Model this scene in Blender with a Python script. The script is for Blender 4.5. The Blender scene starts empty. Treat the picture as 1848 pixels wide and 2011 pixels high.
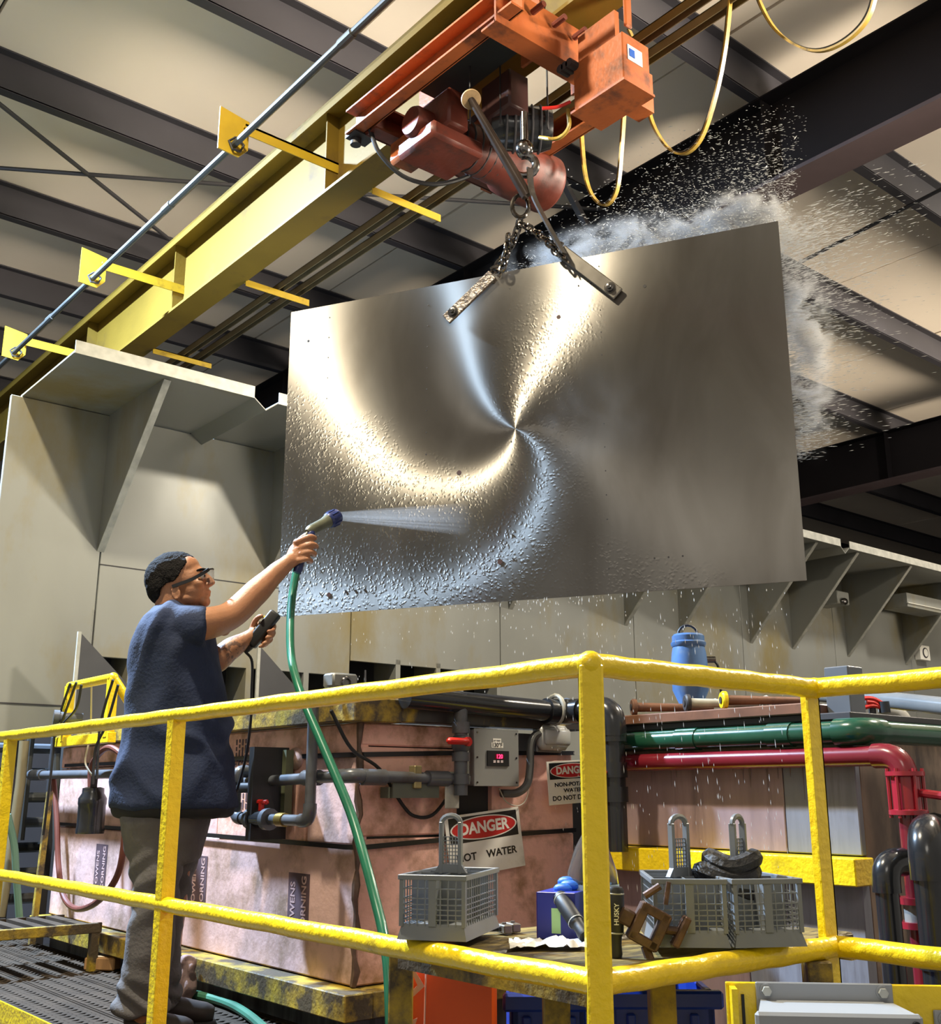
import bpy, bmesh, math, random
from mathutils import Vector, Matrix, Euler, noise
random.seed(7)
S = bpy.context.scene
COL = S.collection
PI = math.pi

# ------------------------------------------------------------------ camera
FPX, PITCH, YAW = 2115.0, math.radians(14.6), math.radians(39.65)
CAM = Vector((0.0, 0.0, 0.85))
cam_d = bpy.data.cameras.new('camera')
cam_d.sensor_fit = 'VERTICAL'
cam_d.sensor_height = 24.0
cam_d.lens = 24.0 * FPX / 2011.0
cam_d.clip_start, cam_d.clip_end = 0.05, 200
cam = bpy.data.objects.new('camera', cam_d)
COL.objects.link(cam)
cam.location = CAM
cam.rotation_euler = (PI / 2 + PITCH, 0, -YAW)
S.camera = cam

# ------------------------------------------------------------------ world + light
w = bpy.data.worlds.new('world')
S.world = w
w.use_nodes = True
w.node_tree.nodes['Background'].inputs[0].default_value = (1.0, 0.93, 0.84, 1)
w.node_tree.nodes['Background'].inputs[1].default_value = 0.43


def lamp(name, loc, target, power, size, color, shape='DISK'):
    d = bpy.data.lights.new(name, 'AREA')
    d.energy, d.size, d.color, d.shape = power, size, color, shape
    o = bpy.data.objects.new(name, d)
    COL.objects.link(o)
    o.location = loc
    o.rotation_euler = (Vector(target) - Vector(loc)).to_track_quat('-Z', 'Y').to_euler()
    return o


# high-bay lamps of the hall, all behind or above the picture
lamp('high_bay_warm', (0.53, 3.478, 5.9), (0.53, 3.478, 0), 480, 0.25, (1.0, 0.88, 0.66))
lamp('high_bay_cool', (0.723, 7.397, 5.9), (0.723, 7.397, 0), 3000, 0.36, (0.52, 0.72, 1.0))
lamp('high_bay_aisle', (-3.1, -2.3, 5.7), (2.2, 3.0, 0.8), 85, 2.4, (1.0, 0.93, 0.82))
lamp('high_bay_bay', (6.4, 1.0, 5.15), (4.6, 3.0, 2.2), 330, 0.5, (1.0, 0.90, 0.74))
lamp('high_bay_far', (11.5, 3.0, 5.9), (10.0, 6.5, 1.5), 220, 0.5, (1.0, 0.93, 0.82))
# added unseen fill lights, aimed upwards only to brighten the roof
up = lamp('added_roof_fill', (8.5, -7.5, 2.0), (3.2, 6.5, 8.2), 330, 5.0, (1.0, 0.87, 0.70))
up.data.spread = math.radians(32)
up2 = lamp('added_roof_fill', (16.5, -7.0, 2.0), (12.0, 7.0, 8.0), 330, 5.0, (1.0, 0.86, 0.68))
up2.data.spread = math.radians(36)

vs = S.view_settings
vs.view_transform = 'Standard'
vs.look = 'None'
vs.exposure = 0.0
vs.gamma = 1.0
vs.use_curve_mapping = False

# ------------------------------------------------------------------ pixel helper (places things at a known depth)
_R = Vector((math.cos(YAW), -math.sin(YAW), 0))
_H = Vector((math.sin(YAW), math.cos(YAW), 0))
_F = _H * math.cos(PITCH) + Vector((0, 0, math.sin(PITCH)))
_U = _R.cross(_F)


def at(px, py, x=None, y=None, z=None, dep=None):
    d = _F + _R * ((px - 924) / FPX) - _U * ((py - 1005.5) / FPX)
    if x is not None:
        t = (x - CAM.x) / d.x
    elif y is not None:
        t = (y - CAM.y) / d.y
    elif z is not None:
        t = (z - CAM.z) / d.z
    else:
        t = dep / d.dot(_H)
    return CAM + d * t


# ------------------------------------------------------------------ materials
MATS = {}


def pm(name, col, rough=0.5, metal=0.0, var=0.12, scale=5.0, bump=0.0, bscale=40.0, dirt=None, dscale=3.0, damt=0.5,
       stretch=(1, 1, 1), spec=0.5, coat=0.0, rvar=0.0, trans=0.0, ior=1.45, alpha=1.0):
    """colour with soft mottling, optional second (dirt / rust / chipped) colour, fine relief"""
    if name in MATS:
        return MATS[name]
    m = bpy.data.materials.new(name)
    m.use_nodes = True
    nt = m.node_tree
    b = nt.nodes['Principled BSDF']
    N, Lk = nt.nodes.new, nt.links.new
    tc = N('ShaderNodeTexCoord')
    mp = N('ShaderNodeMapping')
    mp.inputs['Scale'].default_value = stretch
    Lk(tc.outputs['Object'], mp.inputs[0])
    out = None
    n1 = N('ShaderNodeTexNoise')
    n1.inputs['Scale'].default_value = scale
    n1.inputs['Detail'].default_value = 5
    Lk(mp.outputs[0], n1.inputs['Vector'])
    r1 = N('ShaderNodeMapRange')
    r1.inputs['From Min'].default_value, r1.inputs['From Max'].default_value = 0.3, 0.7
    r1.inputs['To Min'].default_value, r1.inputs['To Max'].default_value = 1 - var, 1 + var
    Lk(n1.outputs[0], r1.inputs[0])
    mx = N('ShaderNodeVectorMath')
    mx.operation = 'SCALE'
    mx.inputs[0].default_value = col[:3]
    Lk(r1.outputs[0], mx.inputs['Scale'])
    out = mx.outputs[0]
    if dirt is not None:
        n2 = N('ShaderNodeTexNoise')
        n2.inputs['Scale'].default_value = dscale
        n2.inputs['Detail'].default_value = 8
        n2.inputs['Roughness'].default_value = 0.65
        Lk(mp.outputs[0], n2.inputs['Vector'])
        r2 = N('ShaderNodeMapRange')
        r2.inputs['From Min'].default_value = 0.62 - 0.3 * damt
        r2.inputs['From Max'].default_value = 0.80 - 0.3 * damt
        Lk(n2.outputs[0], r2.inputs[0])
        mm = N('ShaderNodeMix')
        mm.data_type = 'RGBA'
        Lk(r2.outputs[0], mm.inputs['Factor'])
        Lk(out, mm.inputs['A'])
        mm.inputs['B'].default_value = (*dirt[:3], 1)
        out = mm.outputs['Result']
    Lk(out, b.inputs['Base Color'])
    b.inputs['Roughness'].default_value = rough
    b.inputs['Metallic'].default_value = metal
    b.inputs['Specular IOR Level'].default_value = spec
    b.inputs['Coat Weight'].default_value = coat
    b.inputs['Coat Roughness'].default_value = 0.08
    b.inputs['IOR'].default_value = ior
    b.inputs['Transmission Weight'].default_value = trans
    b.inputs['Alpha'].default_value = alpha
    if rvar:
        r3 = N('ShaderNodeMapRange')
        r3.inputs['From Min'].default_value, r3.inputs['From Max'].default_value = 0.35, 0.65
        r3.inputs['To Min'].default_value, r3.inputs['To Max'].default_value = max(0.02, rough - rvar), rough + rvar
        Lk(n1.outputs[0], r3.inputs[0])
        Lk(r3.outputs[0], b.inputs['Roughness'])
    if bump:
        n3 = N('ShaderNodeTexNoise')
        n3.inputs['Scale'].default_value = bscale
        n3.inputs['Detail'].default_value = 3
        Lk(mp.outputs[0], n3.inputs['Vector'])
        bp = N('ShaderNodeBump')
        bp.inputs['Strength'].default_value = bump
        bp.inputs['Distance'].default_value = 0.01
        Lk(n3.outputs[0], bp.inputs['Height'])
        Lk(bp.outputs[0], b.inputs['Normal'])
    MATS[name] = m
    return m


def emit(name, col, st):
    if name in MATS:
        return MATS[name]
    m = bpy.data.materials.new(name)
    m.use_nodes = True
    b = m.node_tree.nodes['Principled BSDF']
    b.inputs['Base Color'].default_value = (*col, 1)
    b.inputs['Emission Color'].default_value = (*col, 1)
    b.inputs['Emission Strength'].default_value = st
    MATS[name] = m
    return m


# ------------------------------------------------------------------ mesh builder
WM = {}


def frame_from(d, up=Vector((0, 0, 1))):
    d = d.normalized()
    if abs(d.dot(up)) > 0.98:
        up = Vector((0, 1, 0))
    a = d.cross(up).normalized()
    return a, a.cross(d).normalized()


class MB:
    def __init__(self):
        self.v, self.f, self.mi = [], [], []

    def add(self, vs_, fs_, mi=0):
        o = len(self.v)
        self.v += [Vector(p) for p in vs_]
        for f in fs_:
            self.f.append([i + o for i in f])
            self.mi.append(mi)
        return self

    def bm(self, b, M=None, mi=0):
        b.verts.ensure_lookup_table()
        for i, v in enumerate(b.verts):
            v.index = i
        self.add([(M @ v.co) if M else v.co.copy() for v in b.verts], [[v.index for v in f.verts] for f in b.faces], mi)
        b.free()
        return self

    def box(self, c, s, rot=None, bev=0.0, mi=0, seg=1):
        M = Matrix.Translation(c) @ (rot.to_4x4() if rot is not None else Matrix.Identity(4))
        hx, hy, hz = s[0] / 2, s[1] / 2, s[2] / 2
        if bev <= 0:
            P = [(-hx, -hy, -hz), (hx, -hy, -hz), (hx, hy, -hz), (-hx, hy, -hz), (-hx, -hy, hz), (hx, -hy, hz), (hx, hy, hz), (-hx, hy, hz)]
            return self.add([M @ Vector(p) for p in P], [(0, 3, 2, 1), (4, 5, 6, 7), (0, 1, 5, 4), (1, 2, 6, 5), (2, 3, 7, 6), (3, 0, 4, 7)], mi)
        b = bmesh.new()
        bmesh.ops.create_cube(b, size=1.0)
        for v in b.verts:
            v.co = Vector((v.co.x * s[0], v.co.y * s[1], v.co.z * s[2]))
        bmesh.ops.bevel(b, geom=list(b.edges), offset=min(bev, min(s) * 0.45), segments=seg, affect='EDGES', profile=0.5)
        return self.bm(b, M, mi)

    def bb(self, lo, hi, bev=0.0, mi=0):
        lo, hi = Vector(lo), Vector(hi)
        return self.box((lo + hi) / 2, hi - lo, None, bev, mi)

    def bar(self, p0, p1, w_, h_, bev=0.0, up=Vector((0, 0, 1)), mi=0):
        p0, p1 = Vector(p0), Vector(p1)
        d = p1 - p0
        a, u = frame_from(d, up)
        rot = Matrix((a, d.normalized(), u)).transposed()
        if rot.determinant() < 0:
            rot = Matrix((-a, d.normalized(), u)).transposed()
        return self.box((p0 + p1) / 2, (w_, d.length, h_), rot, bev, mi)

    def cyl(self, p0, p1, r, r2=None, seg=16, caps=True, mi=0):
        p0, p1 = Vector(p0), Vector(p1)
        r2 = r if r2 is None else r2
        a, u = frame_from(p1 - p0)
        V, Fc = [], []
        for k in range(seg):
            t = 2 * PI * k / seg
            o = a * math.cos(t) + u * math.sin(t)
            V += [p0 + o * r, p1 + o * r2]
        for k in range(seg):
            i, j = 2 * k, 2 * ((k + 1) % seg)
            Fc.append((i, i + 1, j + 1, j))
        if caps:
            Fc.append([2 * k for k in range(seg)])
            Fc.append([2 * k + 1 for k in range(seg)][::-1])
        return self.add(V, Fc, mi)

    def tube(self, pts, r, seg=10, caps=True, mi=0, close=False):
        pts = [Vector(p) for p in pts]
        n = len(pts)
        rr = r if isinstance(r, (list, tuple)) else [r] * n
        V, Fc = [], []
        pa = None
        for i, p in enumerate(pts):
            if close:
                d = pts[(i + 1) % n] - pts[i - 1]
            else:
                d = pts[min(i + 1, n - 1)] - pts[max(i - 1, 0)]
            d.normalize()
            if pa is None:
                pa, _ = frame_from(d)
            a = (pa - d * pa.dot(d)).normalized()
            pa = a
            u = d.cross(a)
            for k in range(seg):
                t = 2 * PI * k / seg
                V.append(p + (a * math.cos(t) + u * math.sin(t)) * rr[i])
        m = n if close else n - 1
        for i in range(m):
            for k in range(seg):
                q = (k + 1) % seg
                i2 = (i + 1) % n
                Fc.append((i * seg + k, i * seg + q, i2 * seg + q, i2 * seg + k))
        if caps and not close:
            Fc.append([k for k in range(seg)][::-1])
            Fc.append([(n - 1) * seg + k for k in range(seg)])
        return self.add(V, Fc, mi)

    def ribbon(self, pts, w_, th, up=Vector((1, 0, 0)), mi=0):
        """flat strap swept along pts; up = direction of its width"""
        pts = [Vector(p) for p in pts]
        V, Fc = [], []
        n = len(pts)
        for i, p in enumerate(pts):
            d = (pts[min(i + 1, n - 1)] - pts[max(i - 1, 0)]).normalized()
            a = (up - d * up.dot(d)).normalized()
            u = d.cross(a)
            for sa, su in ((-1, -1), (1, -1), (1, 1), (-1, 1)):
                V.append(p + a * (w_ / 2 * sa) + u * (th / 2 * su))
        for i in range(n - 1):
            for k in range(4):
                q = (k + 1) % 4
                Fc.append((i * 4 + k, i * 4 + q, i * 4 + 4 + q, i * 4 + 4 + k))
        Fc += [(3, 2, 1, 0), tuple((n - 1) * 4 + k for k in range(4))]
        return self.add(V, Fc, mi)

    def lathe(self, prof, o, axis=Vector((0, 0, 1)), seg=20, mi=0, caps=True):
        """prof: list of (radius, height) along axis from o"""
        o = Vector(o)
        axis = Vector(axis).normalized()
        a, u = frame_from(axis)
        V, Fc = [], []
        for r, h in prof:
            for k in range(seg):
                t = 2 * PI * k / seg
                V.append(o + axis * h + (a * math.cos(t) + u * math.sin(t)) * r)
        for i in range(len(prof) - 1):
            for k in range(seg):
                q = (k + 1) % seg
                Fc.append((i * seg + k, i * seg + q, (i + 1) * seg + q, (i + 1) * seg + k))
        if caps:
            Fc.append([k for k in range(seg)][::-1])
            Fc.append([(len(prof) - 1) * seg + k for k in range(seg)])
        return self.add(V, Fc, mi)

    def prism(self, poly, d, mi=0):
        """poly: 3-D points of a planar outline, extruded by vector d"""
        d = Vector(d)
        n = len(poly)
        V = [Vector(p) for p in poly] + [Vector(p) + d for p in poly]
        Fc = [list(range(n))[::-1], list(range(n, 2 * n))]
        for k in range(n):
            q = (k + 1) % n
            Fc.append((k, q, n + q, n + k))
        return self.add(V, Fc, mi)

    def sph(self, c, r, sx=1, sy=1, sz=1, seg=12, rings=8, rot=None, mi=0):
        c = Vector(c)
        M = rot if rot is not None else Matrix.Identity(3)
        V = [c + M @ Vector((0, 0, r * sz))]
        for i in range(1, rings):
            t = PI * i / rings
            for k in range(seg):
                p = 2 * PI * k / seg
                V.append(c + M @ Vector((r * sx * math.sin(t) * math.cos(p), r * sy * math.sin(t) * math.sin(p), r * sz * math.cos(t))))
        V.append(c + M @ Vector((0, 0, -r * sz)))
        Fc = [(0, 1 + k, 1 + (k + 1) % seg) for k in range(seg)]
        for i in range(rings - 2):
            for k in range(seg):
                q = (k + 1) % seg
                Fc.append((1 + i * seg + k, 1 + (i + 1) * seg + k, 1 + (i + 1) * seg + q, 1 + i * seg + q))
        L = len(V) - 1
        b0 = 1 + (rings - 2) * seg
        Fc += [(L, b0 + (k + 1) % seg, b0 + k) for k in range(seg)]
        return self.add(V, Fc, mi)

    def mesh(self, name, mats, inv=None, smooth=35):
        me = bpy.data.meshes.new(name)
        V = [inv @ v for v in self.v] if inv is not None else self.v
        me.from_pydata([tuple(v) for v in V], [], self.f)
        mats = mats if isinstance(mats, (list, tuple)) else [mats]
        for m in mats:
            me.materials.append(m)
        if any(self.mi):
            me.polygons.foreach_set('material_index', self.mi)
        b = bmesh.new()
        b.from_mesh(me)
        bmesh.ops.recalc_face_normals(b, faces=b.faces)
        b.to_mesh(me)
        b.free()
        if smooth:
            me.polygons.foreach_set('use_smooth', [True] * len(me.polygons))
            me.set_sharp_from_angle(angle=math.radians(smooth))
        me.update()
        return me

    def build(self, name, mats, parent=None, smooth=35, world=True):
        inv = None
        if parent is not None and world:
            inv = WM[parent].inverted()
        o = bpy.data.objects.new(name, self.mesh(name, mats, inv, smooth))
        COL.objects.link(o)
        o.parent = parent
        WM[o] = WM[parent].copy() if parent is not None else Matrix.Identity(4)
        return o


def tag(o, label=None, cat=None, group=None, kind=None):
    if label:
        o['label'] = label
    if cat:
        o['category'] = cat
    if group:
        o['group'] = group
    if kind:
        o['kind'] = kind
    return o


def thing(name, label, cat, loc=(0, 0, 0), rz=0.0, group=None, kind=None):
    o = bpy.data.objects.new(name, None)
    COL.objects.link(o)
    o.empty_display_size = 0.1
    o.location = loc
    o.rotation_euler = (0, 0, rz)
    WM[o] = Matrix.Translation(loc) @ Matrix.Rotation(rz, 4, 'Z')
    return tag(o, label, cat, group, kind)


def origin_to(o, p):
    """move a top-level mesh's origin to p without moving the mesh"""
    p = Vector(p)
    o.data.transform(Matrix.Translation(-p))
    o.location = p
    WM[o] = Matrix.Translation(p)
    return o


def solo(name, mb, mat, label, cat, base=None, group=None, kind=None, smooth=35):
    o = mb.build(name, mat, None, smooth)
    if base is None:
        lo = [min(v[i] for v in mb.v) for i in range(3)]
        hi = [max(v[i] for v in mb.v) for i in range(3)]
        base = ((lo[0] + hi[0]) / 2, (lo[1] + hi[1]) / 2, lo[2])
    origin_to(o, base)
    return tag(o, label, cat, group, kind)


def dup(root, loc, rz=0.0, label=None, group=None):
    def cp(o, par):
        c = o.copy()
        COL.objects.link(c)
        c.parent = par
        WM[c] = WM[par].copy() if par else Matrix.Identity(4)
        for ch in list(o.children):
            cp(ch, c)
        return c
    r = cp(root, None)
    r.location = loc
    r.rotation_euler = (0, 0, rz)
    WM[r] = Matrix.Translation(loc) @ Matrix.Rotation(rz, 4, 'Z')
    return tag(r, label, None, group)


def text_mesh(txt, size, ext=0.0008, bold=0.0, sx=1.0):
    """returns an MB in the XY plane, centred, glyphs as real meshes"""
    c = bpy.data.curves.new('t', 'FONT')
    c.body = txt
    c.size = size
    c.extrude = ext
    c.offset = bold
    c.resolution_u = 3
    c.align_x = 'CENTER'
    c.align_y = 'CENTER'
    o = bpy.data.objects.new('t', c)
    COL.objects.link(o)
    dg = bpy.context.evaluated_depsgraph_get()
    me = bpy.data.meshes.new_from_object(o.evaluated_get(dg))
    mb = MB()
    mb.add([Vector((v.co.x * sx, v.co.y, v.co.z)) for v in me.vertices], [list(p.vertices) for p in me.polygons])
    bpy.data.objects.remove(o)
    bpy.data.curves.remove(c)
    bpy.data.meshes.remove(me)
    return mb


def place(mb, M):
    mb.v = [M @ v for v in mb.v]
    return mb


def basis(o, ex, ey):
    """matrix with local X -> ex, local Y -> ey at o"""
    ex, ey = Vector(ex).normalized(), Vector(ey).normalized()
    ez = ex.cross(ey).normalized()
    M = Matrix((ex, ey, ez)).transposed().to_4x4()
    M.translation = Vector(o)
    return M


def catenary(p0, p1, sag, n=14):
    p0, p1 = Vector(p0), Vector(p1)
    return [p0.lerp(p1, t / n) - Vector((0, 0, sag * 4 * (t / n) * (1 - t / n))) for t in range(n + 1)]


def spline(pts, n=8):
    """Catmull-Rom through pts"""
    P = [Vector(p) for p in pts]
    P = [P[0] * 2 - P[1]] + P + [P[-1] * 2 - P[-2]]
    out = []
    for i in range(1, len(P) - 2):
        a, b, c, d = P[i - 1], P[i], P[i + 1], P[i + 2]
        for k in range(n):
            t = k / n
            out.append(0.5 * ((2 * b) + (c - a) * t + (2 * a - 5 * b + 4 * c - d) * t * t + (3 * b - a - 3 * c + d) * t ** 3))
    out.append(P[-2])
    return out


# palette
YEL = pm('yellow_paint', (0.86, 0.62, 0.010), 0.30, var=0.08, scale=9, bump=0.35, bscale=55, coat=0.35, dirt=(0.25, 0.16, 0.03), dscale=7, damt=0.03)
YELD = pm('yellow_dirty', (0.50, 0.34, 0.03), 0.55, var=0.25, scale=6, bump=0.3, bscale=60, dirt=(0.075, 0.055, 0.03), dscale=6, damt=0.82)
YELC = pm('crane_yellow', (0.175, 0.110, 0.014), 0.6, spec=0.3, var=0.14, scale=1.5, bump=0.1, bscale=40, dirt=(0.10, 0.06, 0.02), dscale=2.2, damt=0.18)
ORA = pm('hoist_orange', (0.36, 0.095, 0.026), 0.42, var=0.15, scale=4, dirt=(0.09, 0.035, 0.02), dscale=6, damt=0.38, bump=0.15)
RUST = pm('hoist_redbrown', (0.135, 0.029, 0.017), 0.45, var=0.2, scale=4, dirt=(0.05, 0.02, 0.015), dscale=7, damt=0.35, bump=0.15)
STEEL = pm('dark_steel', (0.035, 0.033, 0.036), 0.55, var=0.2, scale=3)
PUR = pm('purlin_steel', (0.032, 0.030, 0.036), 0.6, var=0.2, scale=1.5)
GREYM = pm('grey_panel', (0.27, 0.275, 0.25), 0.42, metal=0.15, var=0.10, scale=1.2, rvar=0.1, dirt=(0.25, 0.205, 0.095), dscale=1.1, damt=0.42, stretch=(1, 1, 0.45))  # brown-yellow dirt tint, with rust-coloured reflections painted in as well
GALV = pm('galvanised', (0.44, 0.44, 0.39), 0.45, metal=0.3, var=0.2, scale=14)
PVC = pm('grey_pvc', (0.085, 0.092, 0.105), 0.32, var=0.15, scale=5, dirt=(0.06, 0.05, 0.04), dscale=6, damt=0.3, coat=0.2)
BLKP = pm('black_pipe', (0.014, 0.015, 0.017), 0.22, var=0.2, scale=5, coat=0.3)
BLK = pm('black_rubber', (0.015, 0.015, 0.016), 0.5, var=0.2, scale=8)
PINK = pm('pink_foam', (0.80, 0.46, 0.37), 0.7, var=0.10, scale=3, bump=0.25, bscale=30, dirt=(0.30, 0.165, 0.085), dscale=4.2, damt=0.50)
PINK2 = pm('pink_foam_pale', (0.64, 0.42, 0.38), 0.7, var=0.10, scale=3, bump=0.25, bscale=30, dirt=(0.30, 0.19, 0.13), dscale=3.4, damt=0.52)
WOODD = pm('dirty_wood', (0.10, 0.07, 0.045), 0.8, var=0.3, scale=6, stretch=(1, 6, 6), bump=0.3)
CHROME = pm('wet_steel', (0.20, 0.19, 0.18), 0.18, metal=1.0, var=0.35, scale=30)
WHT = pm('white_sign', (0.78, 0.76, 0.68), 0.45, var=0.05, scale=4, dirt=(0.5, 0.47, 0.38), dscale=4, damt=0.15)
REDP = pm('red_pipe_paint', (0.17, 0.012, 0.020), 0.25, var=0.15, scale=5, coat=0.4)
GRNP = pm('green_pipe_paint', (0.012, 0.065, 0.035), 0.22, var=0.2, scale=5, coat=0.4)
REDV = pm('red_plastic', (0.55, 0.02, 0.015), 0.35, var=0.1)
# ================================================================== the setting
CEIL = pm('roof_insulation', (0.80, 0.71, 0.59), 0.8, var=0.05, scale=0.7, bump=0.1, bscale=6)
ceil_root = thing('ceiling', 'beige insulated roof underside with black steel purlins', 'ceiling', (6, 8, 6.3), kind='structure')
PY = [2.30, 4.12, 5.85, 7.70, 9.60, 11.30, 12.95, 14.6, 16.2]
XS = [-9.0, -4.7, -2.6, -0.5, 1.6, 3.72, 5.85, 8.0, 10.1, 12.2, 14.3, 17.5, 21.0, 26.0]
ys = [-4.0, 0.5] + PY
for i in range(len(ys) - 1):
    for j in range(len(XS) - 1):
        MB().bb((XS[j] + 0.012, ys[i] + 0.0, 6.30 + 0.006 * ((i + j) % 2)), (XS[j + 1] - 0.012, ys[i + 1] - 0.0, 6.36)).build('insulation_panel', CEIL, ceil_root, smooth=0)
MB().bb((-9, -4, 6.36), (26, 16.2, 6.42)).build('roof_deck', STEEL, ceil_root, smooth=0)
for y in PY:
    # Z section: web, top flange, bottom flange with lip
    m = MB()
    m.bb((-9, y, 6.0), (26, y + 0.012, 6.3)).bb((-9, y, 5.995), (26, y + 0.085, 6.01)).bb((-9, y - 0.07, 6.285), (26, y, 6.298)).bb((-9, y + 0.075, 6.0), (26, y + 0.085, 6.03))
    m.build('purlin', PUR, ceil_root, smooth=0)


def ibeam_y(m, x, y0, y1, z0, z1, fw, ft, wt):
    m.bb((x - wt / 2, y0, z0 + ft), (x + wt / 2, y1, z1 - ft))
    m.bb((x - fw / 2, y0, z0), (x + fw / 2, y1, z0 + ft))
    m.bb((x - fw / 2, y0, z1 - ft), (x + fw / 2, y1, z1))
    return m


RAF = pm('rafter_steel', (0.011, 0.009, 0.010), 0.7, spec=0.2, var=0.2, scale=1.2)
RAFL = pm('rafter_flange', (0.060, 0.042, 0.044), 0.55, var=0.2, scale=2)
for k, (x, lab) in enumerate(((6.42, 'deep black steel roof beam running behind the water spray'), (14.4, 'deep black roof beam far behind the right edge of the sheet'))):
    t = thing('roof_beam', lab, 'beam', (x, 6, 5.25), kind='structure')
    m = MB()
    m.bb((x - 0.012, -4, 5.265), (x + 0.012, 16.2, 5.985)).bb((x - 0.15, -4, 5.98), (x + 0.15, 16.2, 5.993))
    for y in (4.12, 7.7, 11.3):
        m.bb((x - 0.13, y - 0.01, 5.265), (x + 0.13, y, 5.98))
    m.build('web', RAF, t, smooth=0)
    MB().bb((x - 0.16, -4, 5.235), (x + 0.16, 16.2, 5.265)).build('flange', RAFL, t, smooth=0)
# fly braces from purlins to the beam flange
for y in (5.85,):
    solo('fly_brace', MB().bar((5.75, y - 0.05, 6.0), (6.35, y - 0.05, 5.29), 0.05, 0.05), STEEL, 'short diagonal steel brace from purlin to black roof beam', 'brace', kind='structure')
# cross bracing rods in the roof plane
RODS = [((0, 205), (345, 480), 'thin diagonal bracing rod below the roof insulation beside the yellow girder'),
        ((0, 330), (480, 365), 'thin nearly level bracing rod crossing the diagonal rod'),
        ((740, 383), (1165, 410), 'thin dark bracing rod passing behind the hanging chains'),
        ((1620, 490), (1848, 372), 'thin bracing rod under the roof beyond the water spray')]
for (p0, p1, lab) in RODS:
    a, b = at(*p0, z=5.90), at(*p1, z=5.90)
    d = b - a
    solo('bracing_rod', MB().cyl(a - d * 0.35, b + d * 0.12, 0.018, seg=8), STEEL, lab, 'rod', group='roof bracing rods', kind='structure')

# far walls of the hall
DKW = pm('dark_siding', (0.06, 0.055, 0.058), 0.7, var=0.2, scale=0.8)
wb = thing('wall_back', 'dark far wall of the hall', 'wall', (8, 16.2, -1.2), kind='structure')
for k in range(18):
    MB().bb((-9 + k * 2.0, 16.2, -1.2), (-9 + k * 2.0 + 1.97, 16.28 + 0.01 * (k % 2), 6.4)).build('siding_panel', DKW, wb, smooth=0)
wr = thing('wall_right', 'dark end wall of the hall', 'wall', (26, 6, -1.2), kind='structure')
for k in range(10):
    MB().bb((26.0, -4 + k * 2.05, -1.2), (26.08 + 0.01 * (k % 2), -4 + k * 2.05 + 2.02, 6.4)).build('siding_panel', DKW, wr, smooth=0)

# ground and walkway
CONC = pm('wet_concrete', (0.085, 0.075, 0.062), 0.35, var=0.3, scale=2, rvar=0.2, bump=0.2, bscale=12)
o = MB().bb((-9, -4, -1.25), (26, 16.2, -1.2)).build('floor', CONC, None, smooth=0)
tag(o, 'dark wet concrete floor below the walkway', 'floor', kind='structure')
GRAT = pm('walkway_grating', (0.042, 0.030, 0.020), 0.85, metal=0.0, spec=0.2, var=0.3, scale=5)
wk = thing('walkway', 'dark rusty metal plank grating the worker stands on', 'floor', (1.85, 5, 0), kind='structure')
# plank gratings with turned-up edges and punched diamond strip
for k in range(4):
    x0 = 1.36 + k * 0.245
    m = MB()
    m.bb((x0 + 0.004, 2.5, -0.012), (x0 + 0.241, 9.5, -0.004))
    m.bb((x0 + 0.004, 2.5, -0.05), (x0 + 0.012, 9.5, 0.0)).bb((x0 + 0.233, 2.5, -0.05), (x0 + 0.241, 9.5, 0.0))
    m.build('plank', GRAT, wk, smooth=0)
    g = MB()
    y = 2.6
    while y < 8.2:
        for i in range(3):
            xx = x0 + 0.05 + i * 0.07
            yy = y + (0.02 if i % 2 else 0)
            if yy > 3.0:
                g.add([(xx - 0.03, yy, -0.003), (xx, yy - 0.016, 0.005), (xx + 0.03, yy, -0.003), (xx, yy + 0.016, 0.005)], [(0, 1, 3), (1, 2, 3)])
        y += 0.045
    tag(g.build('tread_teeth', GRAT, wk, smooth=0), kind='stuff')
MB().bb((1.36, 2.5, -0.16), (2.35, 2.56, -0.012)).bb((1.36, 5.9, -0.16), (2.35, 5.96, -0.05)).bb((1.36, 2.5, -0.2), (1.40, 9.5, -0.05)).build('support_frame', YELD, wk, smooth=0)
for (x, y) in ((1.40, 3.08), (1.40, 5.8), (1.40, 8.5), (2.3, 9.3)):
    MB().bb((x - 0.04, y - 0.04, -1.2), (x + 0.04, y + 0.04, -0.05)).build('support_leg', YELD, wk, smooth=0)

# ------------------------------------------------------------------ exhaust plenum wall with canopy and gussets
YW = 6.9
wp = thing('wall_plenum', 'tall grey sheet metal exhaust wall with a canopy behind the tanks', 'wall', (7, YW, 1.1), kind='structure')
edges = [1.88, 2.55, 4.53, 6.05, 7.75, 9.45, 11.2, 12.9, 14.6, 16.4]
for i in range(len(edges) - 1):
    z0 = 1.70 if i < 2 else (1.82 if i == 2 else 0.9)
    if i == 0:
        z0 = 1.2
    if i == 1:
        z0 = 1.70
    MB().bb((edges[i] + 0.004, YW, z0), (edges[i + 1] - 0.004, YW + 0.03 + 0.004 * (i % 2), 3.33), 0.003).build('sheet_panel', GREYM, wp, smooth=0)
# seam lip on panel 0 and 1
MB().bb((1.88, YW - 0.006, 1.372), (2.55, YW, 1.380)).build('seam', STEEL, wp, smooth=0)
MB().bb((2.55, YW - 0.004, 2.30), (4.0, YW, 2.306)).build('seam', STEEL, wp, smooth=0)
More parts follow.
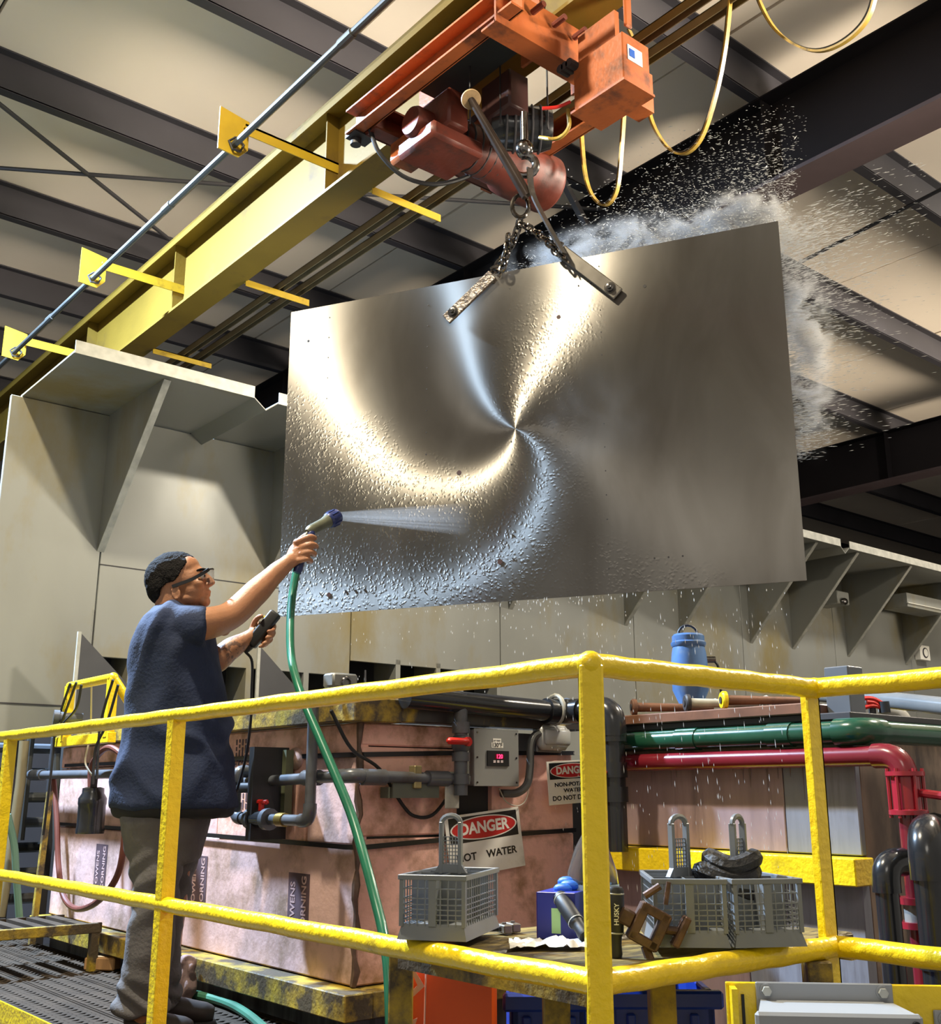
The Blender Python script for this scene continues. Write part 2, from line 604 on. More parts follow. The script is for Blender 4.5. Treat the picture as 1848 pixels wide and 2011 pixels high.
# slot openings: dark recess + mullions under panels
DARK = pm('dark_recess', (0.03, 0.028, 0.026), 0.8, var=0.3)
MB().bb((2.55, YW + 0.5, 0.9), (6.1, YW + 0.55, 2.0)).bb((2.55, YW, 0.85), (6.1, YW + 0.55, 0.9)).bb((2.55, YW + 0.04, 1.95), (6.1, YW + 0.55, 2.0)).bb((2.53, YW, 0.85), (2.55, YW + 0.55, 2.0)).bb((6.1, YW + 0.04, 0.85), (6.12, YW + 0.55, 2.0)).build('slot_recess', DARK, wp, smooth=0)
for x in (2.58, 2.82, 3.05, 3.4, 3.68, 4.15, 4.50, 4.98, 5.38, 5.62, 6.03):
    MB().bb((x - 0.022, YW, 0.9), (x + 0.022, YW + 0.3, 1.86)).build('mullion', GREYM, wp, smooth=0)
# canopy
ZC = 3.335
for i, (x0, x1) in enumerate(((1.95, 3.12), (3.30, 9.95), (10.12, 16.4))):
    m = MB().bb((x0, 5.97, ZC), (x1, YW + 0.03, ZC + 0.012))
    m.build('canopy_sheet', GREYM, wp, smooth=0)
    MB().bb((x0, 5.962, ZC - 0.005), (x1, 5.97, ZC + 0.075)).build('canopy_lip', GALV, wp, smooth=0)
for (xa, xb) in ((3.12, 3.30), (9.95, 10.12)):
    xm = (xa + xb) / 2
    m = MB()
    m.prism([(xa, 5.97, ZC), (xm, 5.97, ZC - 0.07), (xm, 5.97, ZC - 0.062), (xa, 5.97, ZC + 0.008)], (0, 0.93, 0))
    m.prism([(xm, 5.97, ZC - 0.07), (xb, 5.97, ZC), (xb, 5.97, ZC + 0.008), (xm, 5.97, ZC - 0.062)], (0, 0.93, 0))
    m.build('gutter', GREYM, wp, smooth=0)
# triangular gussets carrying the canopy
gx = [2.53, 3.80, 6.15, 7.62, 8.42, 9.58, 10.35, 11.45, 12.75, 14.0]
for i, x in enumerate(gx):
    m = MB()
    m.prism([(x, YW - 0.001, 2.40), (x, YW - 0.001, ZC), (x, 6.03, ZC)], (0.006, 0, 0))
    m.build('gusset', GREYM, wp, smooth=0)
    MB().prism([(x - 0.004, YW, 2.385), (x + 0.042, YW, 2.385), (x + 0.042, 6.02, ZC - 0.008), (x - 0.004, 6.02, ZC - 0.008)], (0, 0.006, 0.006)).build('gusset_flange', GALV, wp, smooth=0)
# lower fins behind the tank lip
LFIN = pm('fin_metal', (0.075, 0.075, 0.080), 0.4, metal=0.3, var=0.15, scale=3)
for (pa, pb, yy) in (((160, 1244), (252, 1345), 6.55), ((512, 1270), (592, 1362), 6.55)):
    A_, B_ = at(*pa, y=yy), at(*pb, y=yy)
    MB().prism([(A_.x, yy, 1.19), (A_.x, yy, A_.z), (B_.x, yy, B_.z), (B_.x, yy, 1.19)], (0, 0.01, 0)).build('end_baffle', LFIN, wp, smooth=0)
    MB().bb((A_.x - 0.022, yy - 0.004, 1.19), (A_.x, yy + 0.012, A_.z + 0.01)).build('baffle_edge', GALV, wp, smooth=0)
# ================================================================== the sheet being rinsed
PLO = Vector((3.161, 3.491, 2.472))                 # centre
PLW = Vector((0.473, -0.881, 0)).normalized()       # along its length, towards the right of the picture
PLN = Vector((-0.881, -0.473, 0)).normalized()      # towards the camera
UPZ = Vector((0, 0, 1))
PW, PH = 2.462, 1.60


def on_plate(u, v, out=0.0):
    return PLO + PLW * u + UPZ * v + PLN * out


def plate_material():
    m = bpy.data.materials.new('swirl_polished_aluminium')
    m.use_nodes = True
    nt = m.node_tree
    N, Lk = nt.nodes.new, nt.links.new

    def math_(op, a, c=None, clamp=False):
        n = N('ShaderNodeMath')
        n.operation = op
        n.use_clamp = clamp
        for i, q in enumerate((a, c)):
            if q is None:
                continue
            if isinstance(q, (int, float)):
                n.inputs[i].default_value = q
            else:
                Lk(q, n.inputs[i])
        return n.outputs[0]

    def ramp(x, a, c):
        n = N('ShaderNodeMapRange')
        n.interpolation_type = 'SMOOTHSTEP'
        n.inputs['From Min'].default_value, n.inputs['From Max'].default_value = a, c
        Lk(x, n.inputs[0])
        return n.outputs[0]
    tc = N('ShaderNodeTexCoord')
    sp = N('ShaderNodeSeparateXYZ')
    Lk(tc.outputs['Object'], sp.inputs[0])
    X, Y = sp.outputs[0], sp.outputs[1]
    # the grinder left its grain in arcs that wind outwards from the centre of the sheet
    r_ = math_('POWER', math_('ADD', math_('MULTIPLY', X, X), math_('MULTIPLY', Y, Y)), 0.5)
    g_ = math_('ADD', math_('MULTIPLY', r_, 1.824), math_('MULTIPLY', math_('MULTIPLY', r_, r_), -0.696))
    cg, sg = math_('COSINE', g_), math_('SINE', g_)
    cb = N('ShaderNodeCombineXYZ')
    Lk(math_('SUBTRACT', math_('MULTIPLY', math_('MULTIPLY', Y, -1.0), cg), math_('MULTIPLY', X, sg)), cb.inputs[0])
    Lk(math_('SUBTRACT', math_('MULTIPLY', X, cg), math_('MULTIPLY', Y, sg)), cb.inputs[1])
    vt = N('ShaderNodeVectorTransform')
    vt.vector_type, vt.convert_from, vt.convert_to = 'VECTOR', 'OBJECT', 'WORLD'
    Lk(cb.outputs[0], vt.inputs[0])
    b = N('ShaderNodeBsdfAnisotropic')
    nt.nodes.remove(nt.nodes['Principled BSDF'])
    Lk(b.outputs[0], nt.nodes['Material Output'].inputs[0])
    Lk(vt.outputs[0], b.inputs['Tangent'])
    b.inputs['Anisotropy'].default_value = 0.66
    b.inputs['Roughness'].default_value = PLATE_ROUGH
    # base tone: smoky vertical streaks
    mp = N('ShaderNodeMapping')
    mp.inputs['Scale'].default_value = (2.2, 0.9, 1)
    Lk(tc.outputs['Object'], mp.inputs[0])
    n1 = N('ShaderNodeTexNoise')
    n1.inputs['Scale'].default_value = 1.6
    n1.inputs['Detail'].default_value = 6
    n1.inputs['Distortion'].default_value = 0.6
    Lk(mp.outputs[0], n1.inputs['Vector'])
    cr = N('ShaderNodeValToRGB')
    cr.color_ramp.elements[0].position, cr.color_ramp.elements[1].position = 0.25, 0.75
    cr.color_ramp.elements[0].color = (0.160, 0.146, 0.126, 1)
    cr.color_ramp.elements[1].color = (0.275, 0.263, 0.240, 1)
    Lk(n1.outputs[0], cr.inputs[0])
    Lk(cr.outputs[0], b.inputs['Color'])
    # beads of water: dense at the lower left, sparse round the middle
    nm = N('ShaderNodeTexNoise')
    nm.inputs['Scale'].default_value = 3.0
    nm.inputs['Detail'].default_value = 4
    Lk(tc.outputs['Object'], nm.inputs['Vector'])
    wob = math_('MULTIPLY', math_('SUBTRACT', nm.outputs[0], 0.5), 0.55)
    left = ramp(math_('ADD', math_('ADD', math_('MULTIPLY', X, -0.55), math_('MULTIPLY', Y, -1.0)), wob), 0.20, 0.50)
    mid = math_('MULTIPLY', ramp(math_('ADD', math_('ABSOLUTE', math_('SUBTRACT', X, 0.12)), wob), 0.32, 0.05), ramp(math_('ABSOLUTE', Y), 0.75, 0.3))
    mask = math_('MAXIMUM', left, math_('MULTIPLY', mid, 0.75), True)
    vo = N('ShaderNodeTexVoronoi')
    vo.inputs['Scale'].default_value = 62
    vo.inputs['Randomness'].default_value = 1.0
    nd = N('ShaderNodeTexNoise')
    nd.inputs['Scale'].default_value = 22
    Lk(tc.outputs['Object'], nd.inputs['Vector'])
    wv = N('ShaderNodeVectorMath')
    wv.operation = 'MULTIPLY_ADD'
    Lk(nd.outputs['Color'], wv.inputs[0])
    wv.inputs[1].default_value = (0.035, 0.035, 0)
    Lk(tc.outputs['Object'], wv.inputs[2])
    Lk(wv.outputs[0], vo.inputs['Vector'])
    bead = ramp(vo.outputs['Distance'], 0.60, 0.05)
    sel = ramp(nd.outputs[0], 0.36, 0.46)
    nf = N('ShaderNodeTexNoise')
    nf.inputs['Scale'].default_value = 60
    nf.inputs['Detail'].default_value = 3
    Lk(tc.outputs['Object'], nf.inputs['Vector'])
    h = math_('ADD', math_('MULTIPLY', math_('MULTIPLY', bead, sel), mask), math_('MULTIPLY', nf.outputs[0], 0.03))
    bp = N('ShaderNodeBump')
    bp.inputs['Strength'].default_value = 0.27
    bp.inputs['Distance'].default_value = 0.002
    Lk(h, bp.inputs['Height'])
    Lk(bp.outputs[0], b.inputs['Normal'])
    return m


PLATE_ROUGH = 0.41
pl_t = bpy.data.objects.new('metal_sheet', None)
COL.objects.link(pl_t)
WM[pl_t] = basis(PLO, PLW, UPZ)
pl_t.matrix_world = WM[pl_t]
tag(pl_t, 'large wet swirl-polished metal sheet hanging from chains', 'metal sheet')
PLM = plate_material()
m = MB()
m.box((0, 0, -0.002), (PW, PH, 0.004))
pl = m.build('sheet', PLM, pl_t, smooth=0, world=False)
HOLE = pm('drill_hole', (0.012, 0.010, 0.010), 0.6)
RUSTH = pm('rusty_hole', (0.045, 0.016, 0.012), 0.6)
# drilled holes near the edges and along two vertical lines
holes = []
for v in [-0.72 + 0.11 * k for k in range(14)]:
    holes += [(-0.02, v, 0.0035), (-1.0, v + 0.02, 0.003), (-0.45, v - 0.01, 0.003), (0.42, v + 0.03, 0.0028)]
for k in range(3):
    holes += [(-0.86 + 0.05 * k, -0.70, 0.006), (0.62 + 0.06 * k, -0.66, 0.004), (0.32 + 0.06 * k, 0.66, 0.004)]
holes += [(-0.08, -0.62, 0.012), (-0.95, -0.71, 0.011), (-0.28, -0.18, 0.012), (0.22, 0.52, 0.010), (0.63, 0.60, 0.008), (-1.12, 0.62, 0.007)]
hm, hr = MB(), MB()
for (u, v, r) in holes:
    (hr if r > 0.0095 else hm).cyl((u, v, -0.001), (u, v, 0.0012), r, seg=10)
for mb_, mt in ((hm, HOLE), (hr, RUSTH)):
    tag(mb_.build('drill_hole', mt, pl, smooth=0, world=False), kind='stuff')
# ================================================================== crane girder
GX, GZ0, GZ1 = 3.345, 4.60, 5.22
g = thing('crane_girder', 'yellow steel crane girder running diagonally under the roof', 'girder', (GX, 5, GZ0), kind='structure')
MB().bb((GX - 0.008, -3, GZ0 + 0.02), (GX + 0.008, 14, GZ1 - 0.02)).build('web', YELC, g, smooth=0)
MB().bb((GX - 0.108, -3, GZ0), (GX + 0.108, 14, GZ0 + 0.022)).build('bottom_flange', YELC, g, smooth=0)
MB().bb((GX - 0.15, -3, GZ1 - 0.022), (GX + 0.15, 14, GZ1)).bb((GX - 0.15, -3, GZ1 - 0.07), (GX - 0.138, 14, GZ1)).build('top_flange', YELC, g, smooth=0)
for y in (2.6, 5.40, 7.70, 9.62):
    MB().bb((GX - 0.10, y - 0.006, GZ0 + 0.022), (GX - 0.008, y + 0.006, GZ1 - 0.022)).build('stiffener', YELC, g, smooth=0)
YELB = pm('bracket_yellow', (0.50, 0.33, 0.022), 0.4, var=0.12, scale=6, dirt=(0.2, 0.12, 0.02), dscale=8, damt=0.15)
for y in (5.42, 7.72, 9.60):
    br = MB().bb((2.66, y - 0.035, 4.84), (GX - 0.008, y + 0.035, 4.855)).bb((2.66, y - 0.035, 4.78), (GX - 0.008, y - 0.028, 4.855)).build('bracket_arm', YELB, g, smooth=0)
    MB().prism([(2.50, y, 4.93), (2.70, y, 4.90), (2.70, y, 4.70), (2.64, y, 4.63), (2.50, y, 4.64)], (0, 0.010, 0)).build('bracket_plate', YELB, br, smooth=0)
    MB().tube([(2.60, y - 0.02, 4.74), (2.56, y - 0.02, 4.70), (2.585, y - 0.02, 4.655), (2.64, y - 0.02, 4.66), (2.66, y - 0.02, 4.71), (2.62, y - 0.02, 4.745)], 0.008, 6, close=True).build('clip', STEEL, br)
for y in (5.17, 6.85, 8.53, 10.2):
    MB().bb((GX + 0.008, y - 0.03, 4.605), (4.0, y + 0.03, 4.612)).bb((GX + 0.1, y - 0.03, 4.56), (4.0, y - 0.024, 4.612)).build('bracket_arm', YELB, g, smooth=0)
GPIPE = pm('grey_conduit', (0.055, 0.058, 0.055), 0.6, var=0.2, scale=3)
m = MB().cyl((2.60, -2, 4.695), (2.60, 13, 4.695), 0.021, seg=10)
for y in (4.1, 6.3, 8.6):
    m.cyl((2.60, y, 4.695), (2.60, y + 0.12, 4.695), 0.027, seg=10)
solo('conduit_pipe', m, GPIPE, 'long thin grey pipe carried on brackets along the yellow girder', 'pipe')
FEST = pm('festoon_track', (0.17, 0.13, 0.07), 0.5, metal=0.2, var=0.2, scale=5)
for i, (x, z, lab) in enumerate(((3.75, 4.625, 'brown festoon track bar nearer the yellow girder'), (3.94, 4.675, 'brown festoon track bar farther from the yellow girder, lower in the picture'))):
    m = MB().bb((x - 0.026, -3, z + 0.04), (x + 0.026, 13, z + 0.046)).bb((x - 0.026, -3, z - 0.01), (x - 0.020, 13, z + 0.046)).bb((x + 0.020, -3, z - 0.01), (x + 0.026, 13, z + 0.046))
    solo('festoon_track', m, FEST, lab, 'track bar', group='festoon tracks')

# ================================================================== hoist trolley
h = thing('hoist_trolley', 'orange hoist trolley with drum and control box hanging under the girder', 'hoist', (3.3, 3.8, 4.1))
P0, P1 = Vector((2.86, 4.44, 4.42)), Vector((2.885, 3.10, 4.42))


def channel(m, a, b, w_, hh, th=0.012, side=1):
    """C channel from a to b (horizontal)"""
    a, b = Vector(a), Vector(b)
    d = (b - a).normalized()
    s_ = d.cross(UPZ).normalized() * side
    m.bar(a, b, th, hh)
    m.bar(a + s_ * w_ / 2 + UPZ * (hh / 2 - th / 2), b + s_ * w_ / 2 + UPZ * (hh / 2 - th / 2), w_, th)
    m.bar(a + s_ * w_ / 2 - UPZ * (hh / 2 - th / 2), b + s_ * w_ / 2 - UPZ * (hh / 2 - th / 2), w_, th)
    return m


channel(MB(), P0, P1, 0.075, 0.15, side=1).build('side_channel', ORA, h, smooth=0)
MB().bb((2.80, 4.36, 4.335), (2.93, 4.46, 4.36)).cyl((2.85, 4.43, 4.30), (2.85, 4.43, 4.36), 0.03).build('end_bumper', STEEL, h)
channel(MB(), (2.80, 3.20, 4.42), (3.90, 3.20, 4.42), 0.10, 0.23, side=-1).build('cross_beam', ORA, h, smooth=0)
for x in (3.02, 3.16, 3.3, 3.62):
    MB().cyl((x, 3.18, 4.455), (x, 3.10, 4.455), 0.016, seg=8).build('bolt', RUST, h)
channel(MB(), (3.80, 3.20, 4.42), (3.80, 4.40, 4.42), 0.075, 0.14, side=-1).build('side_channel', ORA, h, smooth=0)
channel(MB(), (2.86, 4.34, 4.40), (3.82, 4.34, 4.40), 0.09, 0.16, side=1).build('cross_beam', RUST, h, smooth=0)
# wheels on the bottom flange and hanger plates
for (x, y) in ((3.20, 3.35), (3.49, 3.35), (3.20, 4.2), (3.49, 4.2)):
    s_ = 1 if x > GX else -1
    MB().cyl((x - 0.02, y, 4.665), (x + 0.02, y, 4.665), 0.055, seg=18).build('wheel', STEEL, h)
    MB().bb((x + s_ * 0.03 - 0.008, y - 0.07, 4.36), (x + s_ * 0.03 + 0.008, y + 0.07, 4.74)).build('hanger_plate', ORA, h, smooth=0)
# dark belly plate
MB().bb((2.94, 3.32, 4.50), (3.2, 4.05, 4.52)).build('belly_plate', pm('belly_dark', (0.025, 0.03, 0.028), 0.6), h, smooth=0)
# drum with flanged end, gearbox
dy, dz = 4.02, 4.27
prof = [(0.075, 0), (0.085, 0.02), (0.085, 0.12), (0.115, 0.16), (0.125, 0.30), (0.135, 0.62), (0.160, 0.66), (0.165, 0.70), (0.165, 0.98), (0.150, 1.0), (0.03, 1.005)]
MB().lathe(prof, (2.92, dy, dz), Vector((1, 0, 0)), 28).build('drum_housing', RUST, h)
for k in range(9):
    MB().tube([(3.10 + 0.055 * k, dy + 0.128 * math.cos(t), dz + 0.128 * math.sin(t)) for t in [2 * PI * q / 16 for q in range(16)]], 0.007, 5, close=True).build('rope_wrap', STEEL, h)
MB().bb((2.95, 3.86, 4.12), (3.30, 4.18, 4.22), 0.02).bb((3.02, 3.82, 4.20), (3.16, 4.22, 4.42), 0.015).build('gear_case', RUST, h, smooth=40)
MB().bb((2.98, 4.10, 4.16), (3.14, 4.30, 4.30), 0.02).build('brake_case', ORA, h, smooth=40)
# motor: dark rounded canister with fins
mc = Vector((3.42, 3.66, 4.24))
MB().lathe([(0.03, -0.02), (0.09, -0.02), (0.115, 0.02), (0.118, 0.25), (0.10, 0.30), (0.04, 0.31)], mc + Vector((-0.14, 0.10, 0)), Vector((0.8, -0.6, 0)), 20).build('motor', BLKP, h)
for k in range(5):
    a_ = Vector((0.8, -0.6, 0))
    c_ = mc + Vector((-0.14, 0.10, 0)) + a_ * (0.05 + 0.045 * k)
    MB().lathe([(0.119, 0), (0.126, 0.004), (0.126, 0.010), (0.119, 0.014)], c_, a_, 20, caps=False).build('motor_fin', STEEL, h)
MB().bb((3.20, 3.55, 4.24), (3.34, 3.78, 4.46), 0.012).build('brake_box', pm('dark_maroon', (0.06, 0.025, 0.022), 0.4), h, smooth=40)
# wire falls above the motor
for (x, y) in ((3.08, 3.72), (3.20, 3.62), (3.42, 3.5)):
    MB().cyl((x, y, 4.16), (x, y, 4.58), 0.005, seg=6).build('wire_rope', STEEL, h)
# control box
zb = 4.0
c0, c1, c2 = at(1133, 216, z=zb), at(1175, 246, z=zb), at(1274, 184, z=zb)
x0, x1 = min(c0.x, c1.x), max(c0.x, c1.x) + 0.02
y1, y0 = max(c1.y, c0.y), c2.y
cbx = MB().bb((x0, y0, zb), (x1, y1, zb + 0.26), 0.006).build('control_box', ORA, h, smooth=0)
MB().bb((x0 - 0.012, y0 - 0.012, zb - 0.012), (x1 + 0.012, y1 + 0.012, zb)).build('cover', ORA, cbx, smooth=0)
MB().bb((x0 + 0.03, y0 - 0.004, zb + 0.12), (x0 + 0.13, y0 - 0.001, zb + 0.20)).build('sticker', pm('sticker_white', (0.8, 0.8, 0.78), 0.4), cbx, smooth=0)
MB().bb((x0 + 0.04, y0 - 0.007, zb + 0.14), (x0 + 0.075, y0 - 0.004, zb + 0.18)).build('sticker_mark', pm('sticker_blue', (0.02, 0.10, 0.45), 0.4), cbx, smooth=0)
MB().bb((x0 + 0.02, y0 + 0.06, zb + 0.26), (x0 + 0.05, y1 - 0.02, 4.42)).build('box_hanger', ORA, h, smooth=0)
MB().bb((x0 + 0.10, y0 + 0.06, 4.38), (x0 + 0.15, y0 + 0.08, 4.72), 0.008).build('tow_arm', ORA, h, smooth=0)
for k in range(3):
    q = Vector((x0 - 0.05, y1 - 0.02 + 0.03 * k, zb + 0.24))
    MB().cyl(q, q + Vector((0.06, 0, 0)), 0.022, seg=10).build('cable_gland', STEEL, h)
# pendant cable looping from the bumper to the far track
pc = [at(727, 255, dep=5.15), at(745, 300, dep=5.15), at(790, 345, dep=5.2), at(850, 362, dep=5.25), at(910, 350, dep=5.3), at(945, 328, dep=5.35)]
MB().tube(spline(pc, 5), 0.012, 8).build('looped_cable', BLK, h)
wy = [at(1115, 215, dep=4.55), at(1117, 250, dep=4.55), at(1095, 272, dep=4.6), at(1060, 270, dep=4.7)]
MB().tube(spline(wy, 5), 0.010, 8).build('yellow_lead', pm('festoon_yellow', (0.42, 0.28, 0.05), 0.35, var=0.25, scale=14, dirt=(0.12, 0.09, 0.04), dscale=12, damt=0.3), h)
MB().tube(spline([at(1065, 213, dep=4.5), at(1095, 210, dep=4.5), at(1120, 200, dep=4.5)], 4), 0.008, 6).build('red_lead', REDV, h)
# hanging rod with a pale disc end
d0, d1 = at(925, 195, dep=4.55), at(1035, 385, dep=4.62)
rodp = MB().tube([d0, d0.lerp(d1, 0.3), d0.lerp(d1, 0.7), d1], [0.018, 0.020, 0.026, 0.028], 12).build('lift_rod', pm('oily_iron', (0.045, 0.032, 0.025), 0.3, metal=0.5, var=0.3, scale=10), h)
ax = (d0 - d1).normalized()
MB().lathe([(0.02, -0.02), (0.044, -0.012), (0.049, 0.0), (0.046, 0.008), (0.02, 0.010)], d0, ((CAM - d0).normalized() + Vector((0.1, -0.1, -0.35))).normalized(), 24).build('disc_end', pm('worn_brass', (0.30, 0.20, 0.10), 0.5, var=0.35, scale=20), rodp)
# hook block
hk = at(1030, 300, dep=4.66)
blk = MB()
blk.sph(hk + Vector((0, 0, 0.02)), 0.045, 1, 1, 1.1, 14, 10).cyl(hk + Vector((0, 0, 0.04)), hk + Vector((0, 0, 0.22)), 0.02)
blk.build('hook_swivel', CHROME, h)
hp = [hk + _R * (0.055 * math.cos(t)) + UPZ * (0.055 * math.sin(t) - 0.07) for t in [PI * 0.6 - q * PI * 1.45 / 14 for q in range(15)]]
MB().tube(hp, [0.020] * 10 + [0.017, 0.015, 0.013, 0.010, 0.006], 10).build('hook', CHROME, h)

# ------------------------------------------------------------------ slings, chains and clamps


def plate_hit(px, py, out=0.0):
    d = _F + _R * ((px - 924) / FPX) - _U * ((py - 1005.5) / FPX)
    t = (PLO + PLN * out - CAM).dot(PLN) / d.dot(PLN)
    return CAM + d * t


WETC = pm('wet_chain', (0.16, 0.14, 0.12), 0.16, metal=1.0, var=0.4, scale=40)
MUD = pm('caked_steel', (0.12, 0.095, 0.075), 0.35, metal=0.4, var=0.5, scale=30, bump=0.5, bscale=60, dirt=(0.40, 0.37, 0.32), dscale=18, damt=0.35)


def link_mb(c, d, tw, L=0.052, W=0.034, r=0.0065):
    d = d.normalized()
    a, u = frame_from(d, Vector((0.3, 0.9, 0.2)))
    s_ = a * math.cos(tw) + u * math.sin(tw)
    pts = []
    hl = L / 2 - W / 2
    for k in range(7):
        t = -PI / 2 + PI * k / 6
        pts.append(c + d * (hl + W / 2 * math.cos(t)) + s_ * (W / 2 * math.sin(t)))
    for k in range(7):
        t = PI / 2 + PI * k / 6
        pts.append(c + d * (-hl + W / 2 * math.cos(t)) + s_ * (W / 2 * math.sin(t)))
    return MB().tube(pts, r, 6, close=True)


def chain(name, label, pts, group='lifting chains', L=0.052):
    P = spline(pts, 10)
    t = thing(name, label, 'chain', P[-1], group=group)
    step = L - 0.016
    acc, i, prev = 0.0, 0, P[0]
    k = 0
    nxt = step / 2
    for q in P[1:]:
        d = q - prev
        while acc + d.length >= nxt:
            c = prev + d * ((nxt - acc) / d.length)
            link_mb(c, d, (PI / 2) * (k % 2) + 0.5, L).build('link', WETC, t)
            k += 1
            nxt += step
        acc += d.length
        prev = q
    return t


ring_c = at(1022, 405, dep=4.66)
m = MB().tube([ring_c + _R * (0.040 * math.cos(t)) + UPZ * (0.06 * math.sin(t)) for t in [2 * PI * q / 18 for q in range(18)]], 0.011, 8, close=True)
t = solo('master_ring', m, WETC, 'wet steel master ring hanging on the crane hook above the chains', 'ring')
top = at(1022, 432, dep=4.66)
chain('lifting_chain', 'wet chain running from the ring down to the muddy clamp on the left', [top, at(1005, 480, dep=4.70), at(978, 520, dep=4.76), at(960, 548, dep=4.80)])
chain('lifting_chain', 'wet chain running from the ring down to the clamp on the right', [top + Vector((0.0, 0, -0.02)), at(1050, 455, dep=4.64), at(1080, 478, dep=4.60), at(1103, 502, dep=4.56)])
chain('chain_tail', 'short slack chain end dangling beside the left-hand chain', [at(1000, 462, dep=4.66), at(996, 490, dep=4.66), at(990, 515, dep=4.68), at(985, 535, dep=4.68)], L=0.046)
# flat black webbing sling from the hook to the right clamp
m = MB().ribbon(spline([at(1040, 330, dep=4.60), at(1046, 380, dep=4.60), at(1075, 440, dep=4.56), at(1108, 498, dep=4.53)], 5), 0.035, 0.008, up=Vector((1, 0, 0)))
solo('web_sling', m, pm('wet_webbing', (0.030, 0.026, 0.022), 0.22, var=0.3, scale=12, coat=0.3), 'dark wet webbing sling between the hook and the clamp on the right', 'sling')


def clamp(label, pa, pb, mat, wid=0.062):
    """pa: top end above the sheet edge, pb: lower end in front of the sheet"""
    a, b = plate_hit(*pa, out=0.018), plate_hit(*pb, out=0.018)
    d = (b - a).normalized()
    t = thing('lifting_clamp', label, 'clamp', b, group='lifting clamps')
    s_ = d.cross(PLN).normalized()
    rot = Matrix((s_, d, PLN)).transposed()
    if rot.determinant() < 0:
        rot = Matrix((-s_, d, PLN)).transposed()
    L = (b - a).length
    MB().box((a + b) / 2, (wid, L, 0.014), rot, 0.004).build('front_arm', mat, t, smooth=30)
    MB().box((a + b) / 2 - PLN * 0.036, (wid, L, 0.014), rot, 0.004).build('back_arm', mat, t, smooth=30)
    MB().box(a - PLN * 0.018 - d * 0.005, (wid, 0.03, 0.05), rot, 0.004).build('bridge', mat, t, smooth=30)
    q = b - d * 0.05
    bo = MB().lathe([(0.020, 0), (0.020, 0.012), (0.012, 0.013), (0.012, 0.024), (0.003, 0.026)], q + PLN * 0.007, PLN, 10).build('bolt', CHROME, t)
    MB().lathe([(0.027, 0), (0.027, 0.004)], q + PLN * 0.006, PLN, 16).build('washer', CHROME, bo)
    # shackle at the top
    e = a - d * 0.03
    MB().tube([e + s_ * (0.03 * math.cos(u)) - d * (0.035 * math.sin(u)) for u in [PI * k / 8 for k in range(9)]], 0.009, 8).build('shackle', WETC, t)
    return t


clamp('caked muddy lifting clamp gripping the sheet left of the chains', (962, 545), (876, 628), MUD)
clamp('plain steel lifting clamp gripping the sheet right of the chains', (1106, 496), (1214, 578), pm('clamp_steel', (0.26, 0.24, 0.21), 0.25, metal=0.9, var=0.2, scale=12))

# ------------------------------------------------------------------ festoon cables
FCAB = MATS['festoon_yellow']
FX = 3.92


def festoon(label, pix, w_=0.027):
    t = thing('festoon_cable', label, 'cable', at(*pix[len(pix) // 2], x=FX), group='looped festoon cables')
    p = spline([at(*q, x=FX) for q in pix], 6)
    MB().ribbon(p, w_, 0.010, up=Vector((1, 0, 0.2))).build('flat_cable', FCAB, t)
    MB().tube([q + Vector((0.0, 0.012, 0.016)) for q in p], 0.006, 6).build('tow_cord', BLK, t)
    return t


festoon('yellow flat festoon cable loop hanging lowest beside the control box', [(1140, 190), (1142, 260), (1150, 345), (1166, 388), (1190, 403), (1212, 372), (1221, 290), (1226, 215), (1228, 180)])
festoon('long yellow festoon cable loop swinging right of the orange control box', [(1236, 60), (1262, 120), (1270, 190), (1283, 245), (1312, 290), (1345, 302), (1378, 270), (1405, 190), (1425, 90), (1436, -20), (1440, -60)])
festoon('yellow festoon cable loop at the top edge of the picture', [(1480, -40), (1495, 10), (1525, 60), (1570, 92), (1615, 100), (1665, 78), (1705, 35), (1725, -30)])
# ================================================================== insulated process tank
TX0, TX1, TY0, TY1, TZ0, TZ1 = 2.35, 3.50, 3.50, 6.70, 0.16, 1.12
SS = pm('tank_lining', (0.18, 0.17, 0.16), 0.4, var=0.2)
tk = thing('process_tank', 'process tank clad in pink foam boards with black straps below the sheet', 'tank', (2.9, 5.1, -1.2))
MB().bb((TX0 + 0.05, TY0 + 0.05, -0.1), (TX1 - 0.02, TY1, 1.10)).build('shell', SS, tk, smooth=0)


def board(lo, hi, mat, par, j=0.0):
    o = MB().bb(lo, hi, 0.006).build('foam_board', mat, par, smooth=30)
    return o


G = 0.004
for (a, b) in ((3.50, 4.92), (4.92, 6.68)):
    board((TX0, a + G, 0.17), (TX0 + 0.05, b - G, 0.655), PINK2, tk)
for (a, b, mt, off) in ((3.50, 3.86, PINK2, 0.0), (3.86, 4.62, PINK, -0.006), (4.62, 5.6, PINK2, 0.0), (5.6, 6.68, PINK2, -0.004)):
    board((TX0 + off, a + G, 0.66), (TX0 + 0.05, b - G, 0.985), mt, tk)
    board((TX0 + off, a + G, 0.99), (TX0 + 0.05, b - G, 1.11), PINK, tk)
board((2.36, TY0, 0.17), (3.49, TY0 + 0.05, 0.68), PINK, tk)
board((2.36, TY0 - 0.004, 0.69), (2.83, TY0 + 0.05, 1.02), PINK, tk)
board((3.02, TY0, 0.69), (3.49, TY0 + 0.05, 1.02), PINK, tk)
board((2.36, TY0, 1.025), (2.84, TY0 + 0.05, 1.11), PINK, tk)
MB().bb((2.82, TY0 + 0.03, 0.66), (3.03, TY0 + 0.06, 1.11)).build('dark_gap', DARK, tk, smooth=0)
